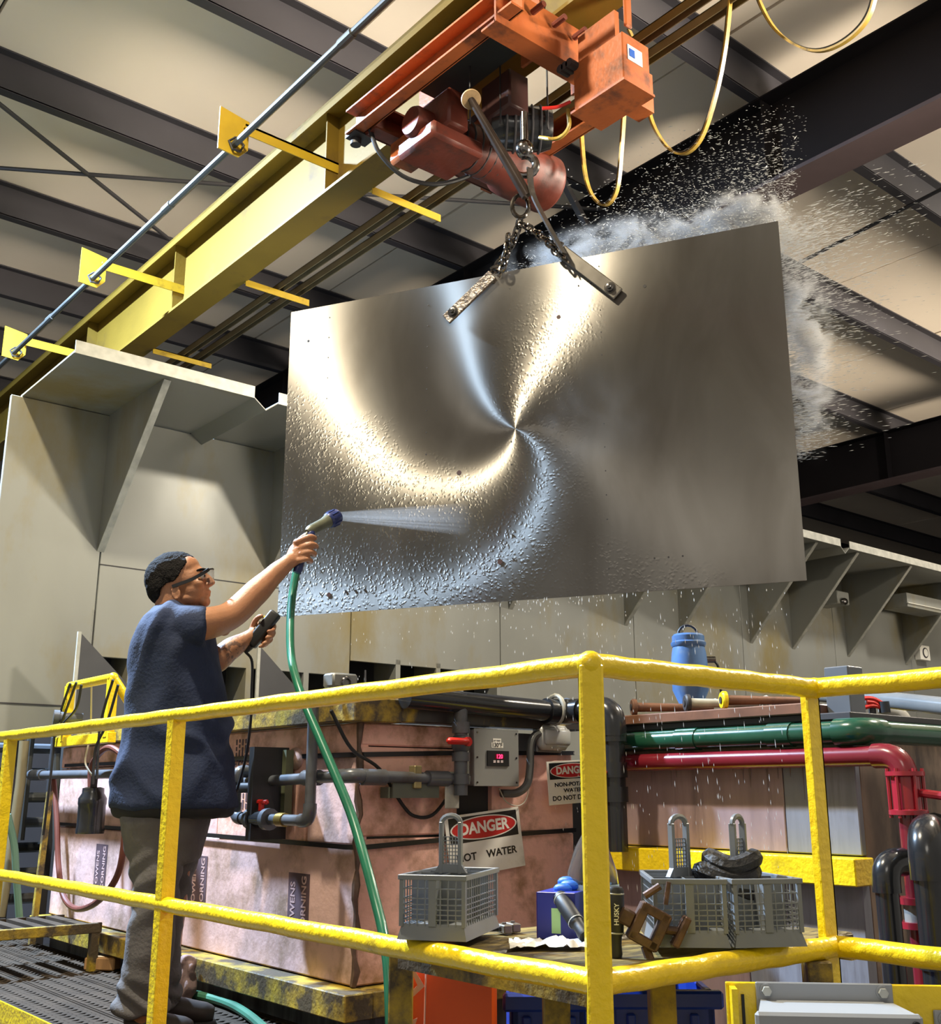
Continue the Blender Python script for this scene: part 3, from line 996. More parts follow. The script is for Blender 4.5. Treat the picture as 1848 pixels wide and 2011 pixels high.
# torn lump of foam
MB().sph((2.34, 3.95, 0.985), 0.05, 0.35, 1.3, 0.9, 10, 8).sph((2.335, 4.03, 1.0), 0.03, 0.5, 1.3, 0.8, 10, 8).build('foam_lump', PINK2, tk)
# corner bead of old sealant
m = MB()
p = [Vector((TX0 + 0.004 + 0.006 * math.sin(k * 1.7), TY0 + 0.002 + 0.005 * math.cos(k * 2.3), 0.17 + 0.05 * k)) for k in range(20)]
m.tube(p, [0.012 + 0.005 * math.sin(k * 2.1) for k in range(20)], 6)
m.build('corner_sealant', pm('sealant_brown', (0.10, 0.06, 0.04), 0.5, var=0.4, scale=20), tk)
STRAP = pm('black_strap', (0.012, 0.011, 0.012), 0.35, var=0.3)
for z, dz2 in ((0.672, 0.02), (1.005, 0.015)):
    MB().ribbon([(TX0 - 0.012, 6.6, z), (TX0 - 0.012, 5.0, z - dz2 * 0.3), (TX0 - 0.014, 3.55, z - dz2), (TX0 + 0.02, TY0 - 0.012, z - dz2), (2.8, TY0 - 0.012, z), (3.49, TY0 - 0.012, z + dz2)], 0.018, 0.004, up=Vector((0, 0, 1))).build('strap', STRAP, tk)
# base ledge with worn yellow paint
MB().bb((TX0 - 0.10, TY0 - 0.10, 0.075), (TX0 + 0.02, TY1, 0.165), 0.004).build('base_ledge', YELD, tk, smooth=0)
MB().bb((TX0 + 0.02, TY0 - 0.10, 0.075), (TX1, TY0 + 0.02, 0.165), 0.004).build('base_ledge', YELD, tk, smooth=0)
PIT = pm('stained_panel', (0.13, 0.13, 0.12), 0.45, var=0.5, scale=2.5, stretch=(3, 3, 0.4), dirt=(0.035, 0.03, 0.025), dscale=3, damt=0.6)
MB().bb((TX0 + 0.03, TY0 + 0.03, -1.2), (TX1, TY1, 0.08)).build('lower_skirt', PIT, tk, smooth=0)
# rim: dark angle with flaking yellow paint
RIM = pm('rim_dark', (0.05, 0.042, 0.035), 0.35, var=0.4, scale=8, dirt=(0.5, 0.34, 0.02), dscale=9, damt=0.28, stretch=(1, 1, 0.5))
MB().bb((TX0 - 0.06, TY0 - 0.06, 1.115), (TX0 + 0.05, TY1, 1.185), 0.004).build('rim', YELD, tk, smooth=0)
MB().bb((TX0 + 0.05, TY0 - 0.06, 1.115), (TX1, TY0 + 0.06, 1.195), 0.004).build('rim', RIM, tk, smooth=0)
MB().bb((TX0 - 0.07, TY0 - 0.07, 1.11), (2.50, TY0 + 0.02, 1.20), 0.004).build('rim_block', YELD, tk, smooth=0)
# printed marks on the boards
INK = pm('foam_print', (0.10, 0.06, 0.07), 0.7, var=0.25, scale=12)
INKP = pm('foam_print_letters', (0.55, 0.36, 0.34), 0.7)


def print_block(y, z, w_, h_, words, par, x=TX0 - 0.0006):
    MB().bb((x - 0.001, y - w_ / 2, z - h_ / 2), (x, y + w_ / 2, z + h_ / 2)).build('printed_block', INK, par, smooth=0)
    for k, wd in enumerate(words):
        t_ = text_mesh(wd, h_ * 0.20, 0.0004, 0.001)
        # letters read top to bottom
        place(t_, basis((x - 0.0016, y + w_ * (-0.26 + 0.52 * k) * -1 * -1, z), (0, 0, 1), (0, 1, 0)))
        t_.build('lettering', INKP, par, smooth=0)


print_block(4.78, 0.45, 0.16, 0.24, ('CORNING', 'OWENS'), tk)
print_block(3.90, 0.42, 0.16, 0.24, ('CORNING', 'OWENS'), tk)
print_block(5.95, 0.46, 0.16, 0.24, ('CORNING', 'OWENS'), tk)
m = MB()
for r_ in range(5):
    y = 4.47 - 0.028 * r_
    z = 1.08
    while z > 0.78:
        L = random.uniform(0.012, 0.05)
        m.bb((TX0 - 0.0075, y - 0.006, z - L), (TX0 - 0.0065, y + 0.006, z))
        z -= L + 0.008
tag(m.build('small_print', INK, tk, smooth=0), kind='stuff')
t_ = text_mesh('14242', 0.05, 0.0004, 0.001)
place(t_, basis((TX0 - 0.007, 4.27, 0.93), (0, 0, 1), (0, 1, 0)))
t_.build('lettering', INK, tk, smooth=0)

# ------------------------------------------------------------------ safety signs
BLKS = pm('sign_black', (0.012, 0.012, 0.013), 0.4)
REDS = pm('sign_red', (0.50, 0.02, 0.02), 0.4, var=0.06)


def danger_sign(label, tl, tr, bl, lines, header=0.44, group='danger signs', th=0.003):
    ex, ey = (tr - tl), (tl - bl)
    W_, H_ = ex.length, ey.length
    M = basis(tl, ex, ey)     # local: x right, y up, z out (towards the camera)
    t = thing('warning_sign', label, 'sign', bl, group=group)

    def bxp(x0, y0, x1, y1, z0, z1, nm, mt, par=t, bev=0.0):
        mb = MB().bb((x0, y0, z0), (x1, y1, z1), bev)
        place(mb, M)
        return mb.build(nm, mt, par, smooth=0)
    pnl = bxp(0, -H_, W_, 0, -th, 0, 'sign_panel', WHT, bev=0.001)
    hh = H_ * header
    bxp(W_ * 0.045, -hh, W_ * 0.955, -H_ * 0.04, 0, 0.0006, 'header_field', BLKS, pnl)
    for (sx, mt, z, nm) in ((0.445, WHT, 0.0010, 'oval_border'), (0.425, REDS, 0.0015, 'oval')):
        mb = MB()
        cx, cy = W_ / 2, -(hh + H_ * 0.04) / 2
        mb.add([(cx + W_ * sx * math.cos(k * PI / 18), cy + (hh - H_ * 0.04) * (0.455 if sx > 0.43 else 0.41) * math.sin(k * PI / 18), z) for k in range(36)], [list(range(36))])
        place(mb, M)
        mb.build(nm, mt, pnl, smooth=0)
    tx = text_mesh('DANGER', hh * 0.56, 0.0003, 0.0016 * W_ / 0.3, 0.86)
    sc = (W_ * 0.66) / (max(v.x for v in tx.v) - min(v.x for v in tx.v))
    tx.v = [Vector((v.x * sc, v.y, v.z)) for v in tx.v]
    place(tx, M @ Matrix.Translation((W_ / 2, -(hh + H_ * 0.04) / 2, 0.0022)))
    tx.build('lettering', WHT, pnl, smooth=0)
    for (s_, yy, sz, wfrac) in lines:
        tx = text_mesh(s_, H_ * sz, 0.0003, 0.0007 * W_ / 0.3, 0.9)
        sc = (W_ * wfrac) / (max(v.x for v in tx.v) - min(v.x for v in tx.v))
        tx.v = [Vector((v.x * sc, v.y, v.z)) for v in tx.v]
        place(tx, M @ Matrix.Translation((W_ / 2, -H_ * yy, 0.0008)))
        tx.build('lettering', BLKS, pnl, smooth=0)
    return t, M, W_, H_


YS = TY0 - 0.02
tl, tr, bl = at(872, 1605, y=YS), at(1018, 1584, y=YS), at(886, 1728, y=YS)
danger_sign('white DANGER HOT WATER sign tied to the tank behind the single grey basket', tl, tr, bl, (('HOT    WATER', 0.70, 0.17, 0.80),), 0.46)
YS = TY0 - 0.05
tl, bl = at(1073, 1496, y=YS), at(1079, 1582, y=YS)
tr = tl + Vector(((at(1168, 1491, y=YS) - tl)))
danger_sign('white DANGER NON-POTABLE WATER sign half hidden by the corner post', tl, tr, bl, (('NON-POTABLE', 0.55, 0.13, 0.74), ('WATER', 0.69, 0.12, 0.40), ('DO NOT DRINK', 0.86, 0.15, 0.86)), 0.42)

# ------------------------------------------------------------------ temperature control box
ENC = pm('enclosure_grey', (0.22, 0.225, 0.215), 0.38, metal=0.2, var=0.08, scale=4)
yb = TY0 - 0.10
a, b_ = at(930, 1432, y=yb), at(1016, 1543, y=yb)
cb = thing('temperature_controller', 'grey steel control box with a red digital readout and 130 degree label', 'control box', ((a.x + b_.x) / 2, yb, b_.z))
bxx = MB().bb((a.x, yb, b_.z), (b_.x, TY0 + 0.02, a.z), 0.004).build('case', ENC, cb, smooth=0)
lid = MB().bb((a.x - 0.003, yb - 0.008, b_.z - 0.003), (b_.x + 0.003, yb, a.z + 0.003), 0.002).build('lid', pm('enclosure_lid', (0.27, 0.275, 0.26), 0.36, metal=0.2, var=0.06, scale=4), cb, smooth=0)
for sx in (a.x + 0.012, b_.x - 0.012):
    for sz in (a.z - 0.012, (a.z + b_.z) / 2, b_.z + 0.012):
        MB().cyl((sx, yb - 0.011, sz), (sx, yb - 0.007, sz), 0.004, seg=8).build('screw', CHROME, lid)


def front(mb, px, py, d=0.0):
    q = at(px, py, y=yb - 0.0085 - d)
    return place(mb, basis(q, (1, 0, 0), (0, 0, 1)))


def face_box(px0, py0, px1, py1, mat, name, th=0.002, d=0.0):
    q0, q1 = at(px0, py0, y=yb - 0.0085 - d), at(px1, py1, y=yb - 0.0085 - d)
    return MB().bb((q0.x, yb - 0.0085 - d - th, q1.z), (q1.x, yb - 0.0085 - d, q0.z), 0.0).build(name, mat, lid, smooth=0)


face_box(968, 1450, 984, 1460, WHT, 'small_label', 0.001)
face_box(965, 1458, 988, 1469, WHT, 'temperature_label', 0.0012)
front(text_mesh('SET TEMP', 0.0085, 0.0002), 976, 1455, 0.0018).build('lettering', BLKS, lid, smooth=0)
front(text_mesh('130\u00b0F', 0.024, 0.0002, 0.0004), 976.5, 1463.5, 0.0018).build('lettering', BLKS, lid, smooth=0)
face_box(956, 1474, 998, 1505, BLKS, 'display_bezel', 0.006)
face_box(972, 1481, 990, 1491, pm('display_dark_red', (0.10, 0.003, 0.01), 0.3), 'display_window', 0.0005, 0.006)
LED = emit('led_red', (1.0, 0.02, 0.09), 5.0)
front(text_mesh('120', 0.024, 0.0002, 0.0003), 981, 1486, 0.0070).build('readout', LED, lid, smooth=0)
BTN = pm('key_pale', (0.6, 0.5, 0.5), 0.4)
for k in range(3):
    face_box(969 + 7.2 * k, 1493, 973.5 + 7.2 * k, 1498, BTN, 'key', 0.001, 0.006)

# weatherproof cover and conduit
yj = TY0 - 0.08
a, b_ = at(1066, 1422, y=yj), at(1123, 1474, y=yj)
jb = thing('outlet_box', 'pale weatherproof outlet box cover beside the control box', 'outlet box', ((a.x + b_.x) / 2, yj, b_.z))
FROST = pm('frosted_plastic', (0.60, 0.60, 0.56), 0.22, var=0.1, trans=0.25)
MB().bb((a.x, yj, b_.z), (b_.x, TY0 - 0.02, a.z), 0.02).build('cover', FROST, jb, smooth=50)
MB().bb((a.x + 0.008, yj - 0.012, b_.z + 0.02), (b_.x - 0.008, yj + 0.01, a.z - 0.018), 0.01).build('lid', FROST, jb, smooth=50)
MB().bb((a.x + 0.01, TY0 - 0.03, b_.z - 0.008), (b_.x - 0.01, TY0 - 0.002, a.z + 0.01), 0.004).build('back_plate', ENC, jb, smooth=0)
cp = [at(985, 1558, y=TY0 - 0.03), at(1015, 1557, y=TY0 - 0.04), at(1035, 1540, y=TY0 - 0.05), at(1041, 1505, y=TY0 - 0.05), at(1042, 1465, y=TY0 - 0.05), at(1050, 1445, y=TY0 - 0.05), at(1068, 1440, y=TY0 - 0.05)]
solo('flexible_conduit', MB().tube(spline(cp, 6), 0.017, 10), pm('conduit_grey', (0.10, 0.10, 0.095), 0.4, var=0.15), 'grey flexible conduit curving from the control box up to the outlet box', 'conduit')
solo('drooping_cable', MB().tube(spline([at(650, 1395, y=TY0 - 0.07), at(690, 1470, y=TY0 - 0.05), at(745, 1510, y=TY0 - 0.04), at(790, 1580, y=TY0 - 0.03), at(815, 1603, y=TY0 - 0.03), at(850, 1600, y=TY0 - 0.03), at(885, 1558, y=TY0 - 0.03)], 6), 0.007, 8), BLK, 'thin black cable drooping across the pink foam beside the grey vertical pipe', 'cable')
solo('sign_wire', MB().tube(spline([at(980, 1548, y=TY0 - 0.06), at(995, 1575, y=TY0 - 0.05), at(1020, 1582, y=TY0 - 0.04), at(1036, 1560, y=TY0 - 0.04), at(1040, 1490, y=TY0 - 0.05)], 6), 0.0025, 6), pm('pale_wire', (0.5, 0.46, 0.36), 0.5), 'thin pale wire looped below the temperature control box', 'wire')

# ------------------------------------------------------------------ pipework on the tank


def pipe_run(par, name, pts, r, mat, rad=0.05, seg=14, sleeve=None):
    """straight legs with rounded elbows at each inner vertex; sleeves either side of the bends"""
    P = [Vector(p) for p in pts]
    path = [P[0]]
    for i in range(1, len(P) - 1):
        a_, c_ = (P[i - 1] - P[i]), (P[i + 1] - P[i])
        k = min(rad, a_.length * 0.45, c_.length * 0.45)
        a_, c_ = a_.normalized(), c_.normalized()
        s0, s1 = P[i] + a_ * k, P[i] + c_ * k
        for q in range(7):
            t_ = q / 6
            path.append(s0.lerp(P[i], t_).lerp(P[i].lerp(s1, t_), t_))
        e = [s0.lerp(P[i], q / 6).lerp(P[i].lerp(s1, q / 6), q / 6) for q in range(7)]
        e = [s0 + a_ * r * 0.8] + e + [s1 + c_ * r * 0.8]
        MB().tube(e, r * 1.22, seg).build('elbow', mat, par)
    path.append(P[-1])
    return MB().tube(path, r, seg).build(name, mat, par)


pr = thing('pvc_pipe_run', 'grey PVC pipe with clamp and joints running around the tank corner', 'pipe', (2.25, 3.4, 0.9))
zc = 0.905
pA = [(2.25, 4.42, 0.885), (2.25, 3.40, zc + 0.005), (2.80, 3.40, zc - 0.005)]
pipe_run(pr, 'pipe', pA, 0.022, PVC, 0.05)
for (p, q) in (((2.25, 3.72, zc), (2.25, 3.62, zc)), ((2.30, 3.40, zc), (2.40, 3.40, zc)), ((2.60, 3.40, zc - 0.002), (2.70, 3.40, zc - 0.003))):
    MB().cyl(p, q, 0.030, seg=14).build('coupling', PVC, pr)
MB().bb((2.53, 3.385, zc - 0.04), (2.565, 3.425, zc + 0.045), 0.003).build('pipe_clamp', pm('brassy_clamp', (0.30, 0.25, 0.12), 0.4, metal=0.6, var=0.3, scale=20), pr, smooth=0)
MB().bb((2.44, 3.42, zc - 0.075), (2.66, 3.482, zc - 0.035)).bb((2.44, 3.40, zc - 0.075), (2.66, 3.408, zc - 0.02)).build('strut_channel', pm('strut_green', (0.10, 0.11, 0.085), 0.5), pr, smooth=0)
vp = thing('pvc_riser', 'dark grey PVC riser with a red valve handle left of the control box', 'pipe', (2.83, 3.40, 0.8))
xv = at(905, 1500, y=3.38).x
z0, z1 = at(895, 1562, y=3.38).z, at(905, 1362, y=3.38).z
MB().cyl((xv, 3.38, z0), (xv, 3.38, z1), 0.027, seg=16).build('pipe', PVC, vp)
for (q0, q1) in ((1440, 1418), (1495, 1478), (1540, 1520)):
    MB().cyl((xv, 3.38, at(905, q0, y=3.38).z), (xv, 3.38, at(905, q1, y=3.38).z), 0.036, seg=16).build('coupling', PVC, vp)
MB().sph((xv, 3.38, at(905, 1460, y=3.38).z), 0.040, 1, 1, 1.1, 14, 10).build('valve_body', PVC, vp)
hz = at(905, 1456, y=3.34).z
MB().box((xv - 0.055, 3.33, hz), (0.11, 0.03, 0.026), None, 0.01).cyl((xv, 3.33, hz), (xv, 3.38, hz), 0.018).build('valve_handle', REDV, vp, smooth=40)
MB().bb((xv - 0.06, 3.40, z0 - 0.05), (xv + 0.01, 3.408, z0 + 0.09), 0.003).build('mounting_plate', GALV, vp, smooth=0)

vb = thing('pvc_bypass', 'grey PVC drop pipe with a ball valve loop on the tank side', 'pipe', (2.2, 3.9, 0.6))
X = 2.19
f_ = lambda px, py: at(px, py, x=X)
top_, bot = f_(612, 1400), f_(608, 1612)
vR = bot.y
zbt = f_(608, 1612).z
yL = f_(462, 1600).y
pipe_run(vb, 'pipe', [(X, vR, top_.z + 0.05), (X, vR, zbt), (X, yL, zbt), (X, yL, f_(460, 1515).z), (X + 0.06, yL, f_(460, 1515).z)], 0.021, PVC, 0.045)
yv = f_(512, 1610).y
va = MB().cyl((X, yv + 0.06, zbt), (X, yv - 0.07, zbt), 0.034, seg=16).build('valve_body', BLKP, vb)
for s_ in (-0.075, 0.055):
    MB().cyl((X, yv + s_, zbt), (X, yv + s_ + 0.03, zbt), 0.042, seg=16).build('union_nut', PVC, va)
MB().box((X, yv + 0.0, zbt + 0.065), (0.018, 0.10, 0.02), None, 0.006).cyl((X, yv, zbt), (X, yv, zbt + 0.06), 0.012).build('valve_handle', REDV, va, smooth=40)
MB().cyl((X, f_(560, 1612).y, zbt), (X, f_(560, 1612).y + 0.05, zbt), 0.026, seg=12).build('brass_fitting', pm('brass', (0.35, 0.24, 0.06), 0.35, metal=0.8, var=0.3, scale=20), vb)
MB().bb((X - 0.03, yL - 0.19, zbt - 0.08), (X + 0.13, yL - 0.15, zbt + 0.28)).build('valve_bracket', BLK, vb, smooth=0)
MB().bb((X + 0.10, yL - 0.22, zbt - 0.03), (X + 0.135, yL - 0.04, zbt + 0.27)).build('back_board', pm('old_green_board', (0.10, 0.11, 0.06), 0.6, var=0.3), vb, smooth=0)
vs2 = MB().cyl((X - 0.01, yL - 0.05, zbt + 0.12), (X - 0.01, yL - 0.16, zbt + 0.12), 0.02).build('solenoid', BLK, vb)

bp_ = thing('header_pipe', 'thick black header pipe lying along the tank rim and turning down', 'pipe', (3.1, 3.45, 0.7))
yh = 3.388
zH = at(1000, 1378, y=yh).z
xe = 3.335
ye = at(1207, 1500, x=xe).y
pipe_run(bp_, 'pipe', [(2.48, yh, zH - 0.01), (xe, yh, zH - 0.03), (xe, ye, zH - 0.03), (xe, ye, at(1207, 1672, x=xe).z)], 0.044, BLKP, 0.075, 18)
for z in (at(1207, 1442, x=xe).z, at(1207, 1512, x=xe).z, at(1207, 1560, x=xe).z):
    MB().cyl((xe, ye, z - 0.03), (xe, ye, z + 0.03), 0.052, seg=18).build('coupling', BLKP, bp_)
MB().box((xe - 0.05, ye + 0.02, at(1207, 1517, x=xe).z), (0.05, 0.05, 0.02), None, 0.008).build('valve_handle', REDV, bp_, smooth=40)
q = at(1090, 1385, y=yh)
MB().tube([(q.x, yh + 0.055 * math.cos(t), zH - 0.02 + 0.06 * math.sin(t)) for t in [2 * PI * k / 16 for k in range(16)]], 0.010, 8, close=True).bb((q.x - 0.03, yh - 0.05, 1.195), (q.x + 0.03, yh + 0.05, 1.21)).build('pipe_ring', GALV, bp_)
q = at(1113, 1378, y=yh)
MB().tube([(q.x, yh + 0.049 * math.cos(t), zH - 0.02 + 0.049 * math.sin(t)) for t in [2 * PI * k / 16 for k in range(16)]], 0.006, 6, close=True).build('hose_clamp', STEEL, bp_)

# grey switch housing on the tank corner
sw = thing('level_sensor', 'grey sensor housing standing on the tank rim behind the top rail', 'sensor', at(680, 1350, y=3.62))
a, b_ = at(655, 1320, y=3.6), at(703, 1352, y=3.6)
MB().bb((a.x, 3.6, b_.z), (b_.x, 3.68, a.z), 0.008).build('housing', ENC, sw, smooth=40)
MB().bb((a.x + 0.02, 3.62, 1.19), (b_.x - 0.02, 3.66, b_.z + 0.002)).build('stem', ENC, sw, smooth=0)
q = at(680, 1341, y=3.6)
MB().tube([(q.x + 0.02 * math.cos(t), 3.595, q.z + 0.02 * math.sin(t)) for t in [2 * PI * k / 14 for k in range(14)]], 0.006, 6, close=True).build('port', CHROME, sw)
MB().lathe([(0.05, 0), (0.05, 0.02), (0.035, 0.035), (0.006, 0.04), (0.004, 0.10)], (b_.x + 0.06, 3.64, b_.z - 0.02), UPZ, 16).build('probe_cap', CHROME, sw)
MB().bb((b_.x + 0.03, 3.61, 1.19), (b_.x + 0.09, 3.67, b_.z - 0.02)).build('probe_base', ENC, sw, smooth=0)
# ================================================================== second tank on the right
X2, Y2A, Y2B = 3.50, 2.12, 3.36
GRYP = pm('streaked_cladding', (0.29, 0.205, 0.21), 0.4, var=0.22, scale=2.5, stretch=(4, 4, 0.5), dirt=(0.18, 0.125, 0.13), dscale=2.5, damt=0.45, rvar=0.1)
GRYB = pm('streaked_cladding_grey', (0.21, 0.215, 0.25), 0.4, var=0.25, scale=3, stretch=(5, 5, 0.5), dirt=(0.11, 0.105, 0.12), dscale=3, damt=0.45)
SIDE = pm('stained_end', (0.24, 0.17, 0.12), 0.5, var=0.45, scale=3, stretch=(2, 2, 0.6), dirt=(0.05, 0.035, 0.03), dscale=2.6, damt=0.55)
t2 = thing('rinse_tank', 'second tank with streaked pink and grey cladding and a yellow ledge', 'tank', (4.2, 2.8, -1.2))
MB().bb((X2 + 0.03, Y2A + 0.03, -1.2), (4.95, Y2B, 1.10)).build('shell', SS, t2, smooth=0)
MB().bb((X2, 2.42, 0.64), (X2 + 0.03, Y2B, 1.10), 0.003).build('cladding_panel', GRYP, t2, smooth=0)
MB().bb((X2, Y2A, 0.64), (X2 + 0.03, 2.416, 1.10), 0.003).build('cladding_panel', GRYB, t2, smooth=0)
MB().bb((X2 - 0.10, Y2A - 0.03, 0.545), (X2 + 0.02, Y2B, 0.635), 0.004).build('ledge', YEL, t2, smooth=0)
MB().bb((X2 - 0.02, Y2A, -1.2), (X2 + 0.03, 2.60, 0.545), 0.003).build('lower_panel', GRYB, t2, smooth=0)
MB().bb((X2 - 0.02, 2.604, -1.2), (X2 + 0.03, Y2B, 0.545), 0.003).build('lower_panel', GRYP, t2, smooth=0)
MB().bb((X2 + 0.03, Y2A, -1.2), (4.95, Y2A + 0.03, 1.10), 0.003).build('end_panel', SIDE, t2, smooth=0)
MB().bb((X2 - 0.03, Y2A - 0.02, 1.10), (4.95, Y2B, 1.125), 0.003).build('rim', STEEL, t2, smooth=0)
rnd0 = random.Random(5)
# drain lip dripping below the red pipe
m = MB()
for k in range(30):
    y = rnd0.uniform(Y2A + 0.15, Y2B - 0.05)
    z = 0.955 - rnd0.expovariate(1 / 0.035)
    m.cyl((X2 - 0.0005, y, max(0.75, z)), (X2 - 0.0005, y, 0.965), 0.0008, rnd0.uniform(0.002, 0.007), seg=5)
tag(m.build('stain_drips', pm('dark_stain', (0.15, 0.105, 0.11), 0.5), t2), kind='stuff')

BRN = pm('rusty_brown', (0.17, 0.075, 0.04), 0.45, var=0.35, scale=8, dirt=(0.05, 0.03, 0.02), dscale=8, damt=0.3, coat=0.2)
pk = thing('support_plank', 'wet rusty brown plank lying along the rim of the second tank', 'plank', (3.48, 2.7, 1.125))
MB().bb((X2 - 0.05, 2.26, 1.125), (X2 + 0.12, Y2B - 0.02, 1.165), 0.004).build('plank', BRN, pk, smooth=0)
# rollers lying on the plank
for (px, py, L, mat, lab, capm) in ((1247, 1408, 0.34, BRN, 'rusty brown roller lying on the plank, farthest from the yellow one', BRN),
                                     (1352, 1400, 0.30, GALV, 'grey steel roller lying on the plank beside the yellow-ended roller', STEEL),
                                     (1424, 1396, 0.30, BRN, 'roller with a bright yellow end disc on the plank', YEL)):
    p = at(px, py, x=X2 - 0.02)
    p.z = 1.165 + 0.034
    t = thing('roller', lab, 'roller', (p.x + 0.1, p.y, 1.165), group='rollers on the plank')
    d = Vector((0.82, -0.57, 0))
    MB().cyl(p, p + d * L, 0.020, 0.014, seg=14).build('shaft', mat, t)
    MB().lathe([(0.008, -0.014), (0.030, -0.014), (0.035, -0.008), (0.035, 0.006), (0.020, 0.010)], p, d, 20).build('end_disc', capm, t)
    MB().lathe([(0.006, -0.018), (0.014, -0.018), (0.014, -0.013)], p, d, 12).build('hub', STEEL, t)
# bent rod frame
fr = thing('rod_frame', 'small bent steel rod frame standing behind the rollers', 'frame', at(1480, 1400, x=3.75))
P = [at(1365, 1388, x=3.8), at(1405, 1374, x=3.8), at(1425, 1396, x=3.8)]
MB().tube(P, 0.006, 6).build('rod', GALV, fr)
P = [at(1440, 1388, x=3.8), at(1505, 1368, x=3.8), at(1565, 1396, x=3.8)]
MB().tube(P, 0.006, 6).build('rod', GALV, fr)
for (a, b) in (((1505, 1368), (1495, 1400)), ((1508, 1370), (1518, 1400))):
    MB().cyl(at(*a, x=3.8), at(*b, x=3.8), 0.006, seg=6).build('rod', GALV, fr)
MB().prism([at(1500, 1398, x=3.82), at(1512, 1376, x=3.82), at(1548, 1400, x=3.82)], (0.003, 0, 0)).build('blue_flag', pm('pale_blue_plastic', (0.35, 0.42, 0.60), 0.4), fr, smooth=0)
MB().bb((3.72, 2.3, 1.126), (3.86, 3.2, 1.15)).build('base_bar', BRN, fr, smooth=0)

# green pipe
gp = thing('green_pipe', 'thick glossy dark green pipe along the second tank, bending away at right', 'pipe', (3.45, 2.6, 1.03))
XG = X2 - 0.055
z_ = at(1400, 1450, x=XG).z
e1 = at(1672, 1446, x=XG)
e1.y = 2.04
e2 = at(1838, 1480, y=e1.y + 0.0)
pipe_run(gp, 'pipe', [(XG, Y2B - 0.03, z_), (XG, e1.y, z_), (XG + 1.4, e1.y, z_), (XG + 1.4, e1.y, z_ - 0.9)], 0.040, GRNP, 0.07, 16)
for y in (2.32, 2.75):
    MB().cyl((XG, y, z_), (XG, y + 0.10, z_), 0.044, seg=18).build('coupling', GRNP, gp)
MB().lathe([(0.05, 0), (0.06, 0.005), (0.06, 0.03), (0.05, 0.035)], (XG + 1.4, e1.y, z_ - 0.42), UPZ, 16).build('flange', GRNP, gp)

# red pipe
rp = thing('red_pipe', 'dark red pipe below the green one, turning down through a flanged valve', 'pipe', (3.4, 1.9, -0.5))
XR = X2 - 0.06
zr = at(1400, 1487, x=XR).z - 0.012
ed = at(1775, 1500, x=XR)
pipe_run(rp, 'pipe', [(XR, Y2B - 0.04, zr), (XR, ed.y, zr), (XR, ed.y, -1.0)], 0.034, REDP, 0.075, 16)
REDB = pm('bright_red_paint', (0.30, 0.016, 0.028), 0.28, var=0.15, coat=0.4)
zt, zb = at(1780, 1515, x=XR).z, at(1780, 1600, x=XR).z
vl = MB().lathe([(0.040, 0), (0.062, 0.0), (0.062, 0.014), (0.046, 0.018), (0.046, zt - zb - 0.018), (0.062, zt - zb - 0.014), (0.062, zt - zb), (0.040, zt - zb)], (XR, ed.y, zb), UPZ, 18).build('flanged_valve', REDB, rp)
for k in range(6):
    a_ = k * PI / 3
    MB().cyl((XR + 0.054 * math.cos(a_), ed.y + 0.054 * math.sin(a_), zb - 0.01), (XR + 0.054 * math.cos(a_), ed.y + 0.054 * math.sin(a_), zt + 0.01), 0.006, seg=6).build('stud', REDB, vl)
MB().cyl((XR, ed.y - 0.05, (zt + zb) / 2), (XR, ed.y - 0.13, (zt + zb) / 2 - 0.01), 0.014, seg=10).build('valve_stem', REDB, vl)
MB().box((XR + 0.02, ed.y - 0.18, (zt + zb) / 2), (0.05, 0.12, 0.03), None, 0.006).build('valve_lever', pm('lever_red', (0.5, 0.06, 0.05), 0.4), vl, smooth=40)
sg0, sg1 = at(1790, 1815, x=XR).z, at(1790, 1768, x=XR).z
CLEAR = pm('sight_glass', (0.62, 0.62, 0.58), 0.1, var=0.05, trans=0.6)
sgl = MB().cyl((XR, ed.y, sg0), (XR, ed.y, sg1), 0.045, seg=18).build('sight_glass', CLEAR, rp)
for z in (sg0, sg1):
    MB().lathe([(0.04, -0.01), (0.062, -0.01), (0.062, 0.01), (0.04, 0.01)], (XR, ed.y, z), UPZ, 18).build('flange', REDB, sgl)
for k in range(4):
    a_ = k * PI / 2 + 0.6
    MB().cyl((XR + 0.055 * math.cos(a_), ed.y + 0.055 * math.sin(a_), sg0 - 0.015), (XR + 0.055 * math.cos(a_), ed.y + 0.055 * math.sin(a_), sg1 + 0.015), 0.005, seg=6).build('tie_bolt', CHROME, sgl)

# black pipes at the right edge
XB = 3.28
b1 = thing('black_drain_pipe', 'black drain pipe with a single elbow joining the red pipe', 'pipe', (XB, 2.0, -1.2))
za = at(1750, 1695, x=XB).z
ya = at(1742, 1750, x=XB).y
pipe_run(b1, 'pipe', [(XB, ya, -1.2), (XB, ya, za), (XR - 0.02, at(1800, 1690, x=XR).y, za)], 0.036, BLKP, 0.06, 16)
b2 = thing('black_return_pipe', 'thick black pipe bent over in an arch at the right edge', 'pipe', (XB, 1.7, -1.2))
XC = 3.20
yl, yr, zt2 = at(1775, 1700, x=XC).y, at(1832, 1800, x=XC).y, at(1800, 1655, x=XC).z + 0.03
pipe_run(b2, 'pipe', [(XR + 0.15, ed.y - 0.02, -1.2), (XR + 0.15, ed.y - 0.02, zt2), (XC, yr, zt2), (XC, yr, -1.2)], 0.044, BLKP, 0.10, 16)
for z in (zt2 - 0.13, 0.35):
    MB().cyl((XC, yr, z), (XC, yr, z + 0.05), 0.051, seg=16).build('coupling', BLKP, b2)

